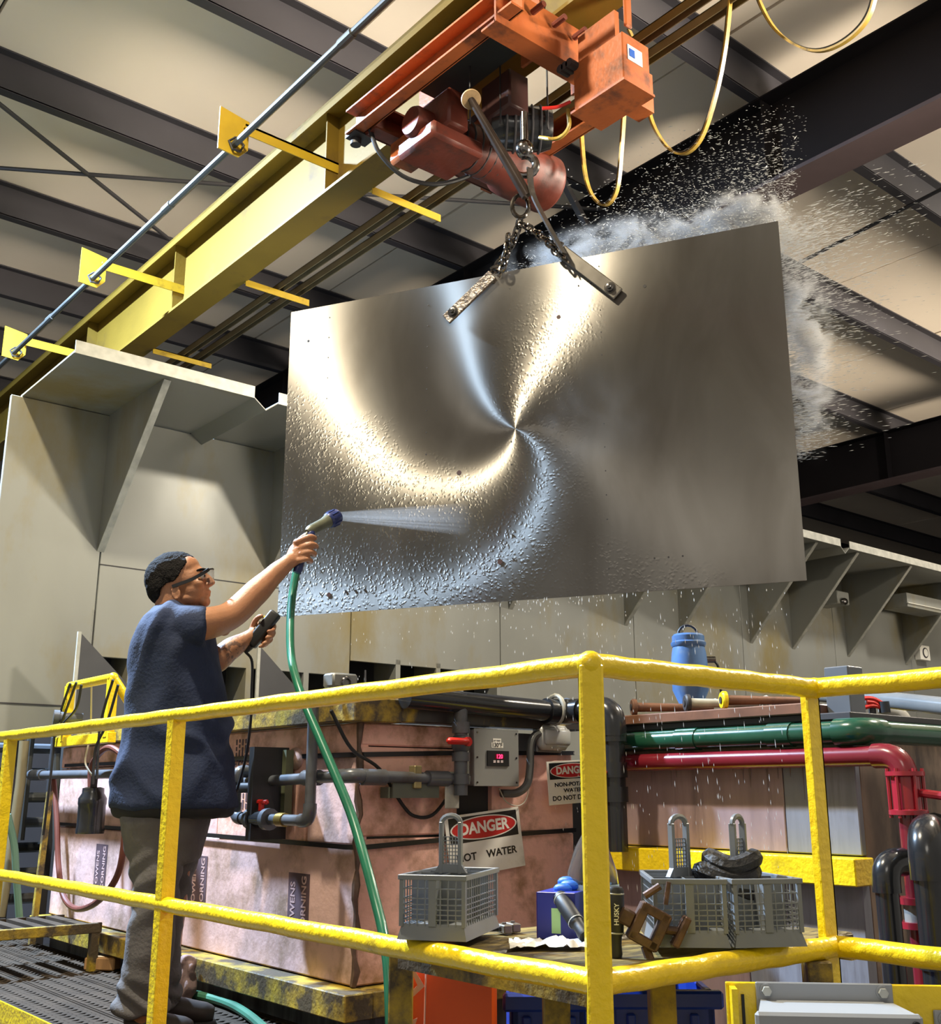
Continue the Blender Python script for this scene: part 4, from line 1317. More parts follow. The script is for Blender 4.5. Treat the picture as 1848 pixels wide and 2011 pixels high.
# stout grey post beside the plank end
gq = at(1660, 1400, x=3.62)
solo('grey_post', MB().bb((3.58, gq.y - 0.05, 1.126), (3.68, gq.y + 0.05, 1.30), 0.004), pm('slate_grey', (0.10, 0.11, 0.125), 0.4), 'short dark grey square post at the end of the plank', 'post')

# blue filter vessel behind the rail
BLU = pm('blue_vessel', (0.10, 0.20, 0.40), 0.35, var=0.25, scale=7, dirt=(0.22, 0.28, 0.36), dscale=9, damt=0.25, coat=0.3)
vc = at(1358, 1385, x=3.95)
vz = lambda py: at(1358, py, x=3.95).z
k = (at(1395, 1300, x=3.95) - at(1325, 1300, x=3.95)).length * 0.80 / 2
bv = thing('blue_filter_vessel', 'tall blue filter vessel with a bail handle standing behind the rail', 'vessel', (vc.x, vc.y, 1.125))
o = Vector((vc.x, vc.y, 0))
body = MB().lathe([(k * 0.5, 1.125), (k * 0.55, vz(1392)), (k * 1.0, vz(1355)), (k * 1.0, vz(1300)), (k * 0.95, vz(1282)), (k * 0.86, vz(1268))], o, UPZ, 22).build('body', BLU, bv)
MB().lathe([(k * 0.90, vz(1270)), (k * 0.96, vz(1267)), (k * 0.98, vz(1262)), (k * 0.90, vz(1259)), (k * 0.90, vz(1249)), (k * 0.80, vz(1245)), (k * 0.2, vz(1244))], o, UPZ, 22).build('lid', BLU, bv)
MB().tube([o + Vector((0, 0, vz(1246))) + _R * (k * 0.55 * math.cos(t)) + UPZ * (0.045 * math.sin(t)) for t in [PI * q / 8 for q in range(9)]], 0.006, 6).build('bail_handle', STEEL, bv)
MB().cyl(o + Vector((0, 0, vz(1295))) + _R * k * 0.9, o + Vector((0, 0, vz(1295))) + _R * k * 1.45, 0.015, seg=10).build('port', CHROME, bv)
MB().tube(spline([o + Vector((0, 0, vz(1297))) + _R * k * 1.4, o + Vector((0, 0, vz(1310))) + _R * k * 1.6, o + Vector((0, 0, vz(1345))) + _R * k * 1.65, o + Vector((0, 0, vz(1392))) + _R * k * 1.75], 5), 0.006, 6).build('thin_hose', BLK, bv)

# things behind at the right edge
GPV = pm('grey_wet_pipe', (0.24, 0.24, 0.23), 0.2, var=0.15, coat=0.4)
solo('grey_overflow_pipe', MB().tube([at(1600, 1362, dep=6.6), at(1720, 1372, dep=6.2), at(1848, 1386, dep=5.8), at(1960, 1398, dep=5.5)], 0.048, 14), GPV, 'wet light grey pipe crossing level behind the rail corner at right', 'pipe')
solo('grey_bend_pipe', MB().tube(spline([at(1730, 1392, dep=6.4), at(1765, 1402, dep=6.4), at(1782, 1430, dep=6.4), at(1786, 1475, dep=6.4), at(1788, 1560, dep=6.4)], 6), 0.042, 14), pm('bend_grey', (0.36, 0.35, 0.32), 0.4, var=0.15), 'pale grey pipe bending downwards behind the green pipe', 'pipe')
rv = thing('red_valve_cluster', 'red valve handles and hub above the green pipe', 'valve', Vector((at(1712, 1385, dep=6.02).x, at(1712, 1385, dep=6.02).y, -1.2)))
for (a, b) in (((1690, 1372), (1738, 1384)), ((1690, 1392), (1738, 1392)), ((1702, 1378), (1735, 1396))):
    MB().tube(spline([at(*a, dep=6.0), at((a[0] + b[0]) / 2, (a[1] + b[1]) / 2 - 6, dep=6.0), at(*b, dep=6.0)], 4), 0.012, 8).build('handle_bar', REDV, rv)
MB().cyl(at(1735, 1378, dep=6.0), at(1738, 1400, dep=6.0), 0.03, seg=12).build('hub', BLK, rv)
qv = at(1712, 1385, dep=6.02)
MB().cyl((qv.x, qv.y, -1.2), qv, 0.02, seg=10).build('stem', STEEL, rv)
yb2 = thing('far_guardrail', 'yellow tubular guardrail seen through the pipes at the right edge', 'guardrail', at(1760, 1600, dep=6.9))
for (a, b) in (((1660, 1445), (1860, 1450)), ((1600, 1504), (1850, 1510))):
    MB().cyl(at(*a, dep=6.9), at(*b, dep=6.9), 0.03, seg=12).build('rail', YEL, yb2)
for px in (1690, 1835):
    q = at(px, 1450, dep=6.9)
    MB().cyl((q.x, q.y, -1.2), (q.x, q.y, q.z), 0.03, seg=12).build('post', YEL, yb2)
bc = at(1812, 1450, dep=7.0)
solo('small_switch_box', MB().bb((bc.x - 0.1, bc.y, bc.z - 0.03), (bc.x + 0.12, bc.y + 0.05, bc.z + 0.05), 0.006).cyl((bc.x, bc.y + 0.02, -1.2), (bc.x, bc.y + 0.02, bc.z - 0.02), 0.02), ENC, 'small grey switch box on a stalk above the green pipe', 'box')
# pale wall unit hanging on the plenum wall
wv = thing('wall_gauge', 'small white square gauge on the grey wall at the right edge', 'gauge', at(1818, 1290, y=YW - 0.1))
a, b = at(1806, 1266, y=YW - 0.08), at(1828, 1298, y=YW - 0.08)
MB().bb((a.x, YW - 0.08, b.z), (b.x, YW, a.z), 0.005).build('case', WHT, wv, smooth=0)
q = (a + b) / 2
MB().lathe([(0.055, -0.012), (0.065, 0), (0.065, 0.008)], (q.x, YW - 0.08, q.z), Vector((0, -1, 0)), 18).build('dial', STEEL, wv)
MB().lathe([(0.05, -0.002), (0.05, 0.0105)], (q.x, YW - 0.08, q.z), Vector((0, -1, 0)), 18).build('dial_face', WHT, wv)
# bright duct under the canopy at the right
du = thing('duct_box', 'white duct box hanging under the canopy at the right edge', 'duct', at(1840, 1190, y=6.3))
a, b = at(1782, 1180, y=6.3), at(1900, 1215, y=6.3)
MB().bb((a.x, 6.3, b.z), (12.7, 6.6, a.z + 0.10), 0.004).build('duct', GREYM, du, smooth=0)
MB().bb((a.x - 0.02, 6.28, b.z + 0.04), (12.7, 6.3, a.z - 0.02)).build('front_strip', WHT, du, smooth=0)
# wall lamp under canopy
wl = at(1655, 1178, y=6.6)
wlt = thing('bulkhead_lamp', 'small bulkhead lamp glinting under the canopy', 'lamp', wl)
MB().bb((wl.x - 0.10, 6.6, wl.z - 0.05), (wl.x + 0.14, 6.895, wl.z + 0.10), 0.01).build('housing', GREYM, wlt, smooth=40)
MB().sph((wl.x, 6.58, wl.z - 0.02), 0.05, 1.2, 0.6, 0.8).build('lens', CHROME, wlt)
# ================================================================== yellow guardrail in front
RX, RY, RX2 = 1.41, 1.363, 2.117
ZT, ZM, RR = 1.073, 0.540, 0.0215
gr = thing('guardrail', 'bright yellow tubular guardrail with square posts in the foreground', 'guardrail', (RX, RY, -0.1))


def rail_seg(a, b):
    a, b = Vector(a), Vector(b)
    n = 14
    pts = [a.lerp(b, k / n) + Vector((0, 0, 0.0012 * math.sin(k * 2.3))) for k in range(n + 1)]
    MB().tube(pts, RR, 20).build('rail', YEL, gr)


for z in (ZT, ZM):
    for (y0, y1) in ((RY, 3.075), (3.075, 4.62), (4.62, 6.2)):
        rail_seg((RX, y0, z), (RX, y1, z))
    rail_seg((RX, RY, z), (RX2, RY, z))
    rail_seg((RX2, RY, z), (RX2, 0.10, z))


def angle_post(x, y, rot, z0=-0.1, z1=ZT - 0.005):
    m = MB()
    R_ = Matrix.Rotation(rot, 3, 'Z')
    for (c, s) in (((0.0225, 0.003), (0.045, 0.006)), ((0.003, 0.0225), (0.006, 0.045))):
        cc = R_ @ Vector((c[0] - 0.012, c[1] - 0.012, 0))
        m.box((x + cc.x, y + cc.y, (z0 + z1) / 2), (s[0], s[1], z1 - z0), R_, 0.001)
    return m.build('post', YEL, gr, smooth=30)


MB().box((RX, RY, (ZT - 0.1) / 2), (0.042, 0.042, ZT + 0.1), Matrix.Rotation(-YAW, 3, 'Z'), 0.004).build('post', YEL, gr, smooth=30)
MB().sph((RX, RY, ZT), 0.0255, 1, 1, 1.0, 16, 10).build('corner_cap', YEL, gr)
MB().sph((RX2, RY, ZT), 0.0235, 1, 1, 1.0, 16, 10).build('corner_cap', YEL, gr)
for y in (3.08, 4.63):
    MB().box((RX + 0.002, y, (ZT - 0.1) / 2), (0.042, 0.042, ZT + 0.09), None, 0.002).build('post', YEL, gr, smooth=30)
angle_post(RX2, RY + 0.01, math.radians(90))
MB().bb((RX - 0.006, 2.5, 0.0), (RX, 9.4, 0.108), 0.001).build('toe_board', YEL, gr, smooth=0)

# ------------------------------------------------------------------ work table inside the corner
TT = pm('table_top_grime', (0.20, 0.145, 0.045), 0.45, var=0.5, scale=9, bump=0.5, bscale=30, dirt=(0.045, 0.033, 0.022), dscale=8, damt=0.6, stretch=(1, 3, 3))
tb = thing('work_table', 'grimy yellow-brown plank work table inside the railing corner', 'table', (1.85, 1.9, -1.2))
for k in range(4):
    y = 1.43 + 0.14 * k
    MB().bb((1.445, y, 0.520), (2.30, y + 0.135, 0.548 - 0.003 * (k % 2)), 0.005).build('plank', TT, tb, smooth=0)
MB().bb((1.445, 1.43, 0.49), (1.47, 1.985, 0.52)).build('apron', YELD, tb, smooth=0)
MB().bb((2.28, 1.43, 0.49), (2.30, 1.985, 0.52)).build('apron', YELD, tb, smooth=0)


def tleg(px, dep, w_=0.05):
    q = at(px, 1980, dep=dep)
    MB().box((q.x, q.y, -0.34), (w_, w_, 1.72), Matrix.Rotation(-YAW, 3, 'Z'), 0.003).build('leg', YELD, tb, smooth=0)


tleg(787, 2.56, 0.052)
tleg(1092, 2.20, 0.05)
tleg(1300, 2.30, 0.05)
tleg(1610, 2.35, 0.05)

# orange tote under the table
ORT = pm('orange_plastic', (0.95, 0.13, 0.02), 0.35, var=0.06, scale=4)
PKM = pm('tote_print', (0.85, 0.45, 0.40), 0.4)
DO = 2.62
o0, o1 = at(775, 1900, dep=DO), at(976, 1900, dep=DO)
RM = Matrix.Rotation(-YAW, 3, 'Z')
oc = (o0 + o1) / 2
wO = (o1 - o0).length
ot = thing('orange_tote', 'bright orange plastic tote with pale printed lines under the table', 'tote', (oc.x, oc.y, -1.2), 0)
ctr = oc + _H * 0.16
MB().box((ctr.x, ctr.y, -0.36), (wO, 0.30, 1.68), RM, 0.012).build('body', ORT, ot, smooth=40)


def op(px, py):
    return at(px, py, dep=DO - 0.0)


fz = -_H * 0.0045
m = MB()
for (a, b) in (((800, 1897), (838, 1897)), ((837, 1897), (833, 2040))):
    m.bar(op(*a) + fz, op(*b) + fz, 0.003, 0.003)
tag(m.build('printed_border', PKM, ot, smooth=0))
m = MB().prism([op(805, 1900) + fz, op(812, 1900) + fz, op(834, 1936) + fz, op(806, 1962) + fz, op(806, 1948) + fz, op(820, 1934) + fz], -_H * 0.002)
m.build('printed_mark', PKM, ot, smooth=0)
m = MB().prism([op(806, 2004) + fz, op(820, 1998) + fz, op(816, 2011) + fz, op(807, 2030) + fz], -_H * 0.002)
m.build('printed_mark', PKM, ot, smooth=0)

# blue crates
BLT = pm('blue_plastic', (0.012, 0.040, 0.30), 0.35, var=0.12, scale=4)


def crate(label, px0, px1, pytop, dep, group='blue crates'):
    a, b = at(px0, pytop, dep=dep), at(px1, pytop, dep=dep)
    c = (a + b) / 2 + _H * 0.20
    W_ = (b - a).length
    t = thing('blue_crate', label, 'crate', (c.x, c.y, -1.2), group=group)
    for s_ in (-1, 1):
        q = c + _R * s_ * (W_ / 2 - 0.01)
        MB().box((q.x, q.y, a.z / 2 - 0.6), (0.02, 0.4, a.z + 1.2), RM, 0.004).build('side_wall', BLT, t, smooth=0)
        q = c + _H * s_ * 0.19
        MB().box((q.x, q.y, a.z / 2 - 0.6), (W_, 0.02, a.z + 1.2), RM, 0.004).build('end_wall', BLT, t, smooth=0)
        q = c + _H * s_ * 0.20
        MB().box((q.x, q.y, a.z - 0.02), (W_ + 0.04, 0.03, 0.04), RM, 0.006).build('rim', BLT, t, smooth=0)
    MB().box((c.x, c.y, -1.18), (W_, 0.4, 0.02), RM).build('bottom', BLT, t, smooth=0)
    q = c - _H * 0.205
    for s_ in (-0.3, 0.0, 0.3):
        qq = q + _R * s_ * W_
        MB().box((qq.x, qq.y, a.z - 0.4), (0.02, 0.014, 0.7), RM, 0.003).build('rib', BLT, t, smooth=0)
    return t


crate('blue plastic crate under the table next to the orange tote', 1004, 1150, 1950, 2.75)
crate('blue plastic crate on the other side of the corner post', 1196, 1402, 1945, 2.75)

# ------------------------------------------------------------------ grey cutlery baskets
BSK = pm('grey_basket_plastic', (0.185, 0.20, 0.215), 0.35, var=0.08, scale=6)
BW, BD, BH = 0.138, 0.250, 0.124


def make_basket():
    t = thing('cutlery_basket', '', 'basket', (0, 0, 0), group='grey cutlery baskets')
    T = 0.0022
    MB().bb((-BW / 2 - 0.004, -BD / 2 - 0.004, BH - 0.010), (BW / 2 + 0.004, -BD / 2 + 0.004, BH), 0.001).bb((-BW / 2 - 0.004, BD / 2 - 0.004, BH - 0.010), (BW / 2 + 0.004, BD / 2 + 0.004, BH), 0.001).bb((-BW / 2 - 0.004, -BD / 2, BH - 0.010), (-BW / 2 + 0.004, BD / 2, BH), 0.001).bb((BW / 2 - 0.004, -BD / 2, BH - 0.010), (BW / 2 + 0.004, BD / 2, BH), 0.001).build('rim', BSK, t, smooth=0)
    m = MB()
    b = 0.030
    # flared solid foot
    lo, hi = 0.004, 0.0
    q = [(-BW / 2 - lo, -BD / 2 - lo, 0), (BW / 2 + lo, -BD / 2 - lo, 0), (BW / 2 + lo, BD / 2 + lo, 0), (-BW / 2 - lo, BD / 2 + lo, 0)]
    r = [(-BW / 2 + 0.004, -BD / 2 + 0.004, b), (BW / 2 - 0.004, -BD / 2 + 0.004, b), (BW / 2 - 0.004, BD / 2 - 0.004, b), (-BW / 2 + 0.004, BD / 2 - 0.004, b)]
    m.add(q + r, [(0, 3, 2, 1), (4, 5, 6, 7), (0, 1, 5, 4), (1, 2, 6, 5), (2, 3, 7, 6), (3, 0, 4, 7)])
    m.build('foot', BSK, t, smooth=0)
    zs = [0.038 + 0.0095 * k for k in range(4)] + [0.078, 0.097]
    for s_ in (-1, 1):
        m = MB()
        y = s_ * (BD / 2 - 0.003)
        n = 8
        for k in range(n + 1):
            x = -BW / 2 + 0.004 + (BW - 0.008) * k / n
            m.bb((x - T / 2, y - T / 2, b - 0.004), (x + T / 2, y + T / 2, BH - 0.006))
        for z in zs:
            m.bb((-BW / 2 + 0.003, y - T / 2, z - T / 2), (BW / 2 - 0.003, y + T / 2, z + T / 2))
        m.build('end_lattice', BSK, t, smooth=0)
        MB().bb((-0.008, y - 0.004, b - 0.004), (0.008, y + 0.004, BH - 0.004)).build('end_rib', BSK, t, smooth=0)
        m = MB()
        x = s_ * (BW / 2 - 0.003)
        n = 15
        for k in range(n + 1):
            y = -BD / 2 + 0.004 + (BD - 0.008) * k / n
            m.bb((x - T / 2, y - T / 2, b - 0.004), (x + T / 2, y + T / 2, BH - 0.006))
        for z in zs:
            m.bb((x - T / 2, -BD / 2 + 0.003, z - T / 2), (x + T / 2, BD / 2 - 0.003, z + T / 2))
        m.build('side_lattice', BSK, t, smooth=0)
    for (sx, sy) in ((-1, -1), (1, -1), (1, 1), (-1, 1)):
        MB().box((sx * (BW / 2 - 0.003), sy * (BD / 2 - 0.003), BH / 2 + 0.01), (0.008, 0.008, BH - 0.03)).build('corner_rib', BSK, t, smooth=0)
    MB().bb((-0.0015, -BD / 2 + 0.004, 0.03), (0.0015, BD / 2 - 0.004, BH - 0.004)).build('divider', BSK, t, smooth=0)
    for y in (-BD / 4, 0, BD / 4):
        MB().bb((-BW / 2 + 0.004, y - 0.0015, 0.03), (BW / 2 - 0.004, y + 0.0015, BH - 0.004)).build('divider', BSK, t, smooth=0)
    # handle: tall loop with a lattice tongue
    hd = MB()
    for s_ in (-1, 1):
        hd.bb((s_ * 0.021 - 0.004, -0.007, BH - 0.006), (s_ * 0.021 + 0.004, 0.007, BH + 0.100), 0.001)
    hd.tube([(0.021 * math.cos(u), 0, BH + 0.098 + 0.016 * math.sin(u)) for u in [PI * k / 8 for k in range(9)]], 0.006, 6)
    hd.prism([(-0.036, -0.006, BH - 0.004), (0.036, -0.006, BH - 0.004), (0.024, -0.006, BH + 0.014), (-0.024, -0.006, BH + 0.014)], (0, 0.012, 0))
    ho = hd.build('handle', BSK, t, smooth=30)
    m = MB()
    for k in range(6):
        x = -0.017 + 0.0068 * k
        m.bb((x - 0.0009, -0.001, BH + 0.012), (x + 0.0009, 0.001, BH + 0.070))
    for k in range(8):
        z = BH + 0.016 + 0.0076 * k
        m.bb((-0.018, -0.001, z - 0.0009), (0.018, 0.001, z + 0.0009))
    m.build('handle_lattice', BSK, ho, smooth=0)
    return t


b0 = make_basket()
zB = 0.5645
K0, L0, R0 = at(912, 1850, z=zB), at(800, 1850, z=zB), at(982, 1822, z=zB)
wdir = (K0 - L0)
wdir.z = 0
rz0 = math.atan2(wdir.y, wdir.x)


def basket_at(o, front_l, front_r, label):
    """front_l / front_r: front lower corners on the table"""
    e = front_r - front_l
    e.z = 0
    rz = math.atan2(e.y, e.x)
    back = Vector((-math.sin(rz), math.cos(rz), 0))
    c = (front_l + front_r) / 2 + back * (BD / 2 + 0.004)
    o.location = (c.x, c.y, zB)
    o.rotation_euler = (0, 0, rz)
    WM[o] = Matrix.Translation(o.location) @ Matrix.Rotation(rz, 4, 'Z')
    tag(o, label)
    return c, rz


e0 = Vector((0.56, -0.83, 0)).normalized()
basket_at(b0, K0 - e0 * BW, K0, 'grey lattice cutlery basket standing alone in front of the HOT WATER sign')
b1_ = dup(b0, (0, 0, 0))
b2_ = dup(b0, (0, 0, 0))
F1 = at(1432, 1862, z=zB)
e1_ = (_R * 0.99 + _H * -0.06).normalized()
c1, rz1 = basket_at(b1_, F1 - e1_ * BW, F1, 'grey lattice cutlery basket beside the rusty vice, left one of the pair')
F2 = F1 + e1_ * 0.016
e2_ = (_R * 0.985 + _H * 0.17).normalized()
c2, rz2 = basket_at(b2_, F2, F2 + e2_ * BW, 'grey lattice cutlery basket next to the yellow post, right one of the pair')

for o_ in (b1_, b2_):
    for ch in o_.children:
        if ch.name.startswith('handle'):
            ch.rotation_euler = (0, 0, math.radians(38))

# black gloves in the pair of baskets
GLV = pm('black_glove', (0.020, 0.020, 0.022), 0.6, var=0.4, scale=25, bump=0.6, bscale=60)
gz = zB + BH
gc = c1 + Vector((0.035, -0.035, 0)) + e1_ * 0.05
m = MB()
for k, (r, z, s) in enumerate(((0.055, -0.03, 0.75), (0.052, 0.0, 0.7), (0.044, 0.025, 0.7))):
    q = Vector((gc.x, gc.y, gz + z)) + e1_ * (0.006 * (-1) ** k)
    m.tube([q + e1_ * (r * math.cos(u)) + Vector((e1_.y * -1, e1_.x, 0)) * (r * 0.7 * math.sin(u)) + Vector((0, 0, 0.008 * math.sin(2 * u + k))) for u in [2 * PI * i / 20 for i in range(20)]], 0.019, 8, close=True)
m.sph((gc.x, gc.y, gz - 0.01), 0.05, 1, 0.8, 0.5, 14, 8)
solo('black_glove', m, GLV, 'crumpled black rubber glove stuffed between the two paired baskets', 'glove')
lidm = MB()
lc = c2 + e1_ * 0.02 + Vector((-math.sin(rz2), math.cos(rz2), 0)) * 0.03
solo('blue_bottle_cap', MB().lathe([(0.018, 0), (0.018, 0.014), (0.010, 0.018), (0.008, 0.03), (0.003, 0.031)], (lc.x, lc.y, gz - 0.012), UPZ, 14), pm('cap_blue', (0.02, 0.05, 0.7), 0.35), 'bright blue cap poking out of the basket by the yellow post', 'cap', base=(lc.x, lc.y, gz - 0.012))

# ------------------------------------------------------------------ clutter on the table
ZTB = 0.549
# clear spray bottle (mostly behind the post)
bq = at(1168, 1845, z=ZTB)
CLR = pm('clear_plastic', (0.85, 0.88, 0.90), 0.06, var=0.02, trans=0.95, ior=1.35)
bt = thing('clear_bottle', 'clear tapered plastic bottle standing behind the corner post', 'bottle', (bq.x + 0.06, bq.y + 0.06, ZTB))
bo_ = Vector((bq.x + 0.06, bq.y + 0.06, 0.55))
MB().lathe([(0.050, 0), (0.057, 0.006), (0.058, 0.10), (0.055, 0.13), (0.038, 0.18), (0.018, 0.215), (0.014, 0.225), (0.0125, 0.225), (0.0165, 0.213), (0.0365, 0.179), (0.0535, 0.129), (0.0565, 0.10), (0.0555, 0.008), (0.005, 0.004)], bo_, UPZ, 28, caps=False).build('shell', CLR, bt)
MB().lathe([(0.016, 0.222), (0.017, 0.224), (0.017, 0.245), (0.012, 0.248)], bo_, UPZ, 16).build('cap', WHT, bt)
MB().lathe([(0.0585, 0.05), (0.0585, 0.105)], bo_, UPZ, 28, caps=False).build('label_band', pm('pale_label', (0.45, 0.60, 0.68), 0.5), bt)
# black handled scrapers


def husky(label, base, axis, L, r):
    t = thing('handled_tool', label, 'tool', base, group='black handled tools')
    ax_ = Vector(axis).normalized()
    hd_ = MB().lathe([(r * 0.78, 0), (r * 0.86, 0.006), (r * 0.74, L * 0.18), (r * 0.78, L * 0.28), (r * 1.0, L * 0.36), (r * 1.05, L * 0.7), (r * 1.0, L * 0.94), (r * 0.80, L * 0.985), (r * 0.2, L)], base, ax_, 18).build('grip', BLK, t)
    for f in (0.33, 0.88):
        MB().lathe([(r * 1.02, L * f), (r * 1.05, L * f + 0.0006), (r * 1.05, L * f + 0.002), (r * 1.02, L * f + 0.0026)], base, ax_, 18, caps=False).build('ring', GALV, hd_)
    return t, ax_, hd_


hb = at(1208, 1880, z=ZTB)
tH, axH, hd_ = husky('black handled tool standing upright beside the corner post, HUSKY on its grip', hb, (0.03, -0.02, 1), 0.128, 0.0165)
tx = text_mesh('HUSKY', 0.0125, 0.0003, 0.0002)
vdir = (CAM - hb)
vdir.z = 0
vdir.normalize()
place(tx, basis(hb + axH * 0.078 + vdir * 0.0176 + _R * 0.003, axH, -_R))
tx.build('lettering', WHT, hd_, smooth=0)
hb2 = at(1150, 1858, z=ZTB) + Vector((0, 0, 0.018))
d2 = (at(1106, 1772, dep=2.42) - hb2)
husky('black handled tool leaning against the blue glove box', hb2, d2, 0.135, 0.0165)
# glove box
PUR2 = pm('purple_carton', (0.16, 0.07, 0.25), 0.4, var=0.15, scale=8)
NAV = pm('navy_carton', (0.03, 0.04, 0.30), 0.35, var=0.1)
g0 = at(1105, 1846, z=ZTB)
gb = thing('glove_box', 'blue and purple carton of disposable gloves behind the leaning tool', 'box', (g0.x, g0.y, ZTB))
gcn = Vector((g0.x + 0.06, g0.y + 0.045, ZTB + 0.048))
RG = Matrix.Rotation(math.radians(-62), 3, 'Z')
MB().box(gcn, (0.085, 0.16, 0.094), RG, 0.001).build('carton', NAV, gb, smooth=0)
q = gcn + RG @ Vector((-0.044, 0, 0))
MB().box(q, (0.001, 0.158, 0.092), RG).build('side_panel', PUR2, gb, smooth=0)
for k in range(4):
    qq = gcn + RG @ Vector((-0.0455, 0.02, 0.03 - 0.016 * k))
    MB().box(qq, (0.0008, 0.09 - 0.02 * (k % 2), 0.005), RG).build('print_line', pm('carton_print', (0.6, 0.5, 0.7), 0.5), gb, smooth=0)
q = gcn + RG @ Vector((0, -0.0808, -0.01))
MB().box(q, (0.02, 0.001, 0.05), RG).build('print_patch', pm('carton_green', (0.45, 0.75, 0.35), 0.5), gb, smooth=0)
m = MB()
for k in range(5):
    m.sph(gcn + RG @ Vector((0.01 * (k % 2), -0.03 + 0.015 * k, 0.05 + 0.006 * (k % 3))), 0.018, 1.2, 0.8, 0.7, 10, 7, RG)
solo('blue_glove', m, pm('nitrile_blue', (0.03, 0.17, 0.75), 0.45, var=0.2, scale=20), 'bright blue disposable glove pulled half out of the carton', 'glove')
# crumpled clear bag
p0 = at(1075, 1858, z=ZTB)
m = MB()
n1_, n2_ = 22, 12
V = []
for i in range(n1_ + 1):
    for j in range(n2_ + 1):
        u, v = i / n1_ - 0.5, j / n2_ - 0.5
        q = Vector((p0.x, p0.y, 0)) + _R * (u * 0.155) + _H * (v * 0.10)
        z = ZTB + 0.004 + 0.016 * max(0, noise.noise(Vector((u * 7, v * 6, 3.1)))) + 0.008 * abs(noise.noise(Vector((u * 19, v * 15, 1.7))))
        V.append(Vector((q.x, q.y, z + 0.010 * (0.25 - u * u - v * v))))
Fq = [(i * (n2_ + 1) + j, (i + 1) * (n2_ + 1) + j, (i + 1) * (n2_ + 1) + j + 1, i * (n2_ + 1) + j + 1) for i in range(n1_) for j in range(n2_)]
m.add(V, Fq)
solo('plastic_bag', m, pm('crinkled_bag', (0.70, 0.68, 0.64), 0.18, var=0.1, scale=20, coat=0.3), 'crumpled whitish plastic bag lying flat on the table', 'bag')
# pliers
pq = at(952, 1840, z=ZTB) + Vector((0.03, 0.03, 0.010))
pt_ = thing('pliers', 'dark blue handled pliers lying beside the single basket', 'pliers', pq)
PLH = pm('plier_grip', (0.02, 0.028, 0.06), 0.4)
for s_ in (-1, 1):
    MB().tube(spline([pq + _R * 0.030 + _H * 0.03, pq + _R * 0.0 + _H * s_ * 0.004 + _H * 0.02, pq - _R * 0.035 + _H * (s_ * 0.020), pq - _R * 0.065 + _H * (s_ * 0.016 - 0.02)], 5), 0.007, 8).build('handle', PLH, pt_)
MB().box(pq + _R * 0.045 + _H * 0.035, (0.045, 0.02, 0.012), Matrix.Rotation(-YAW + 0.5, 3, 'Z'), 0.003).build('jaw', STEEL, pt_, smooth=0)
# two little steel blocks
for k, lab in enumerate(('small steel block behind the pliers, nearer the basket', 'small steel block behind the pliers, nearer the plastic bag')):
    q = at(990 + 17 * k, 1832 - 3 * k, z=ZTB)
    mb_ = MB().box((q.x, q.y, ZTB + 0.009), (0.020, 0.045, 0.018), Matrix.Rotation(-YAW + 0.4, 3, 'Z'), 0.002)
    mb_.cyl((q.x, q.y, ZTB + 0.018), (q.x, q.y, ZTB + 0.022), 0.005, seg=8)
    solo('steel_block', mb_, pm('block_steel', (0.20, 0.17, 0.13), 0.4, metal=0.5, var=0.3, scale=30), lab, 'block', group='little steel blocks')
# rusty bench vice
RST = pm('rusty_vice', (0.095, 0.052, 0.036), 0.5, metal=0.3, var=0.4, scale=30, bump=0.3)
vq = at(1276, 1881, z=ZTB) + Vector((0.0, 0.0, 0.056))
vt_ = thing('rusty_vice', 'small rusty brown vice tipped over beside the paired baskets', 'vice', (vq.x, vq.y, ZTB))
RV = Matrix.Rotation(-YAW, 3, 'Z') @ Matrix.Rotation(math.radians(28), 3, 'Y')
ring = MB()
for (c, s) in (((0, 0, 0.028), (0.056, 0.034, 0.018)), ((0, 0, -0.028), (0.056, 0.034, 0.018)), ((-0.022, 0, 0), (0.018, 0.034, 0.07)), ((0.022, 0, 0), (0.018, 0.034, 0.07))):
    ring.box(vq + RV @ Vector(c), s, RV, 0.002)
ring.build('jaw_frame', RST, vt_, smooth=0)
MB().cyl(vq + RV @ Vector((0.02, 0, 0.005)), vq + RV @ Vector((0.06, 0, 0.02)), 0.008, seg=10).build('screw', RST, vt_)
MB().box(vq + RV @ Vector((0.058, 0, 0.02)), (0.014, 0.034, 0.06), RV, 0.003).build('moving_jaw', RST, vt_, smooth=0)
MB().box(vq + RV @ Vector((-0.045, 0, -0.005)), (0.03, 0.026, 0.03), RV, 0.004).build('rear_block', RST, vt_, smooth=0)
MB().cyl(vq + RV @ Vector((-0.03, 0, 0.045)), vq + RV @ Vector((-0.012, 0, 0.075)), 0.007, seg=8).build('lug', RST, vt_)
MB().cyl(vq + RV @ Vector((0.012, 0.0, 0.05)), vq + RV @ Vector((0.0, 0.0, 0.09)), 0.005, seg=8).build('handle_bar', RST, vt_)
MB().cyl(vq + RV @ Vector((0.01, 0, -0.035)), vq + RV @ Vector((0.036, 0, -0.06)), 0.009, seg=8).build('foot', RST, vt_)

# ------------------------------------------------------------------ yellow plate and two grey enclosures at lower right
PO = at(1425, 1929, dep=1.62)
PE = (_R - _H * 0.10).normalized()
PMX = basis(PO, PE, UPZ)             # local x along the panel, y up, z towards the camera
SC = 1.62 / 2185.0


def lb(lo, hi, bev=0.0):
    return place(MB().bb(lo, hi, bev), PMX)


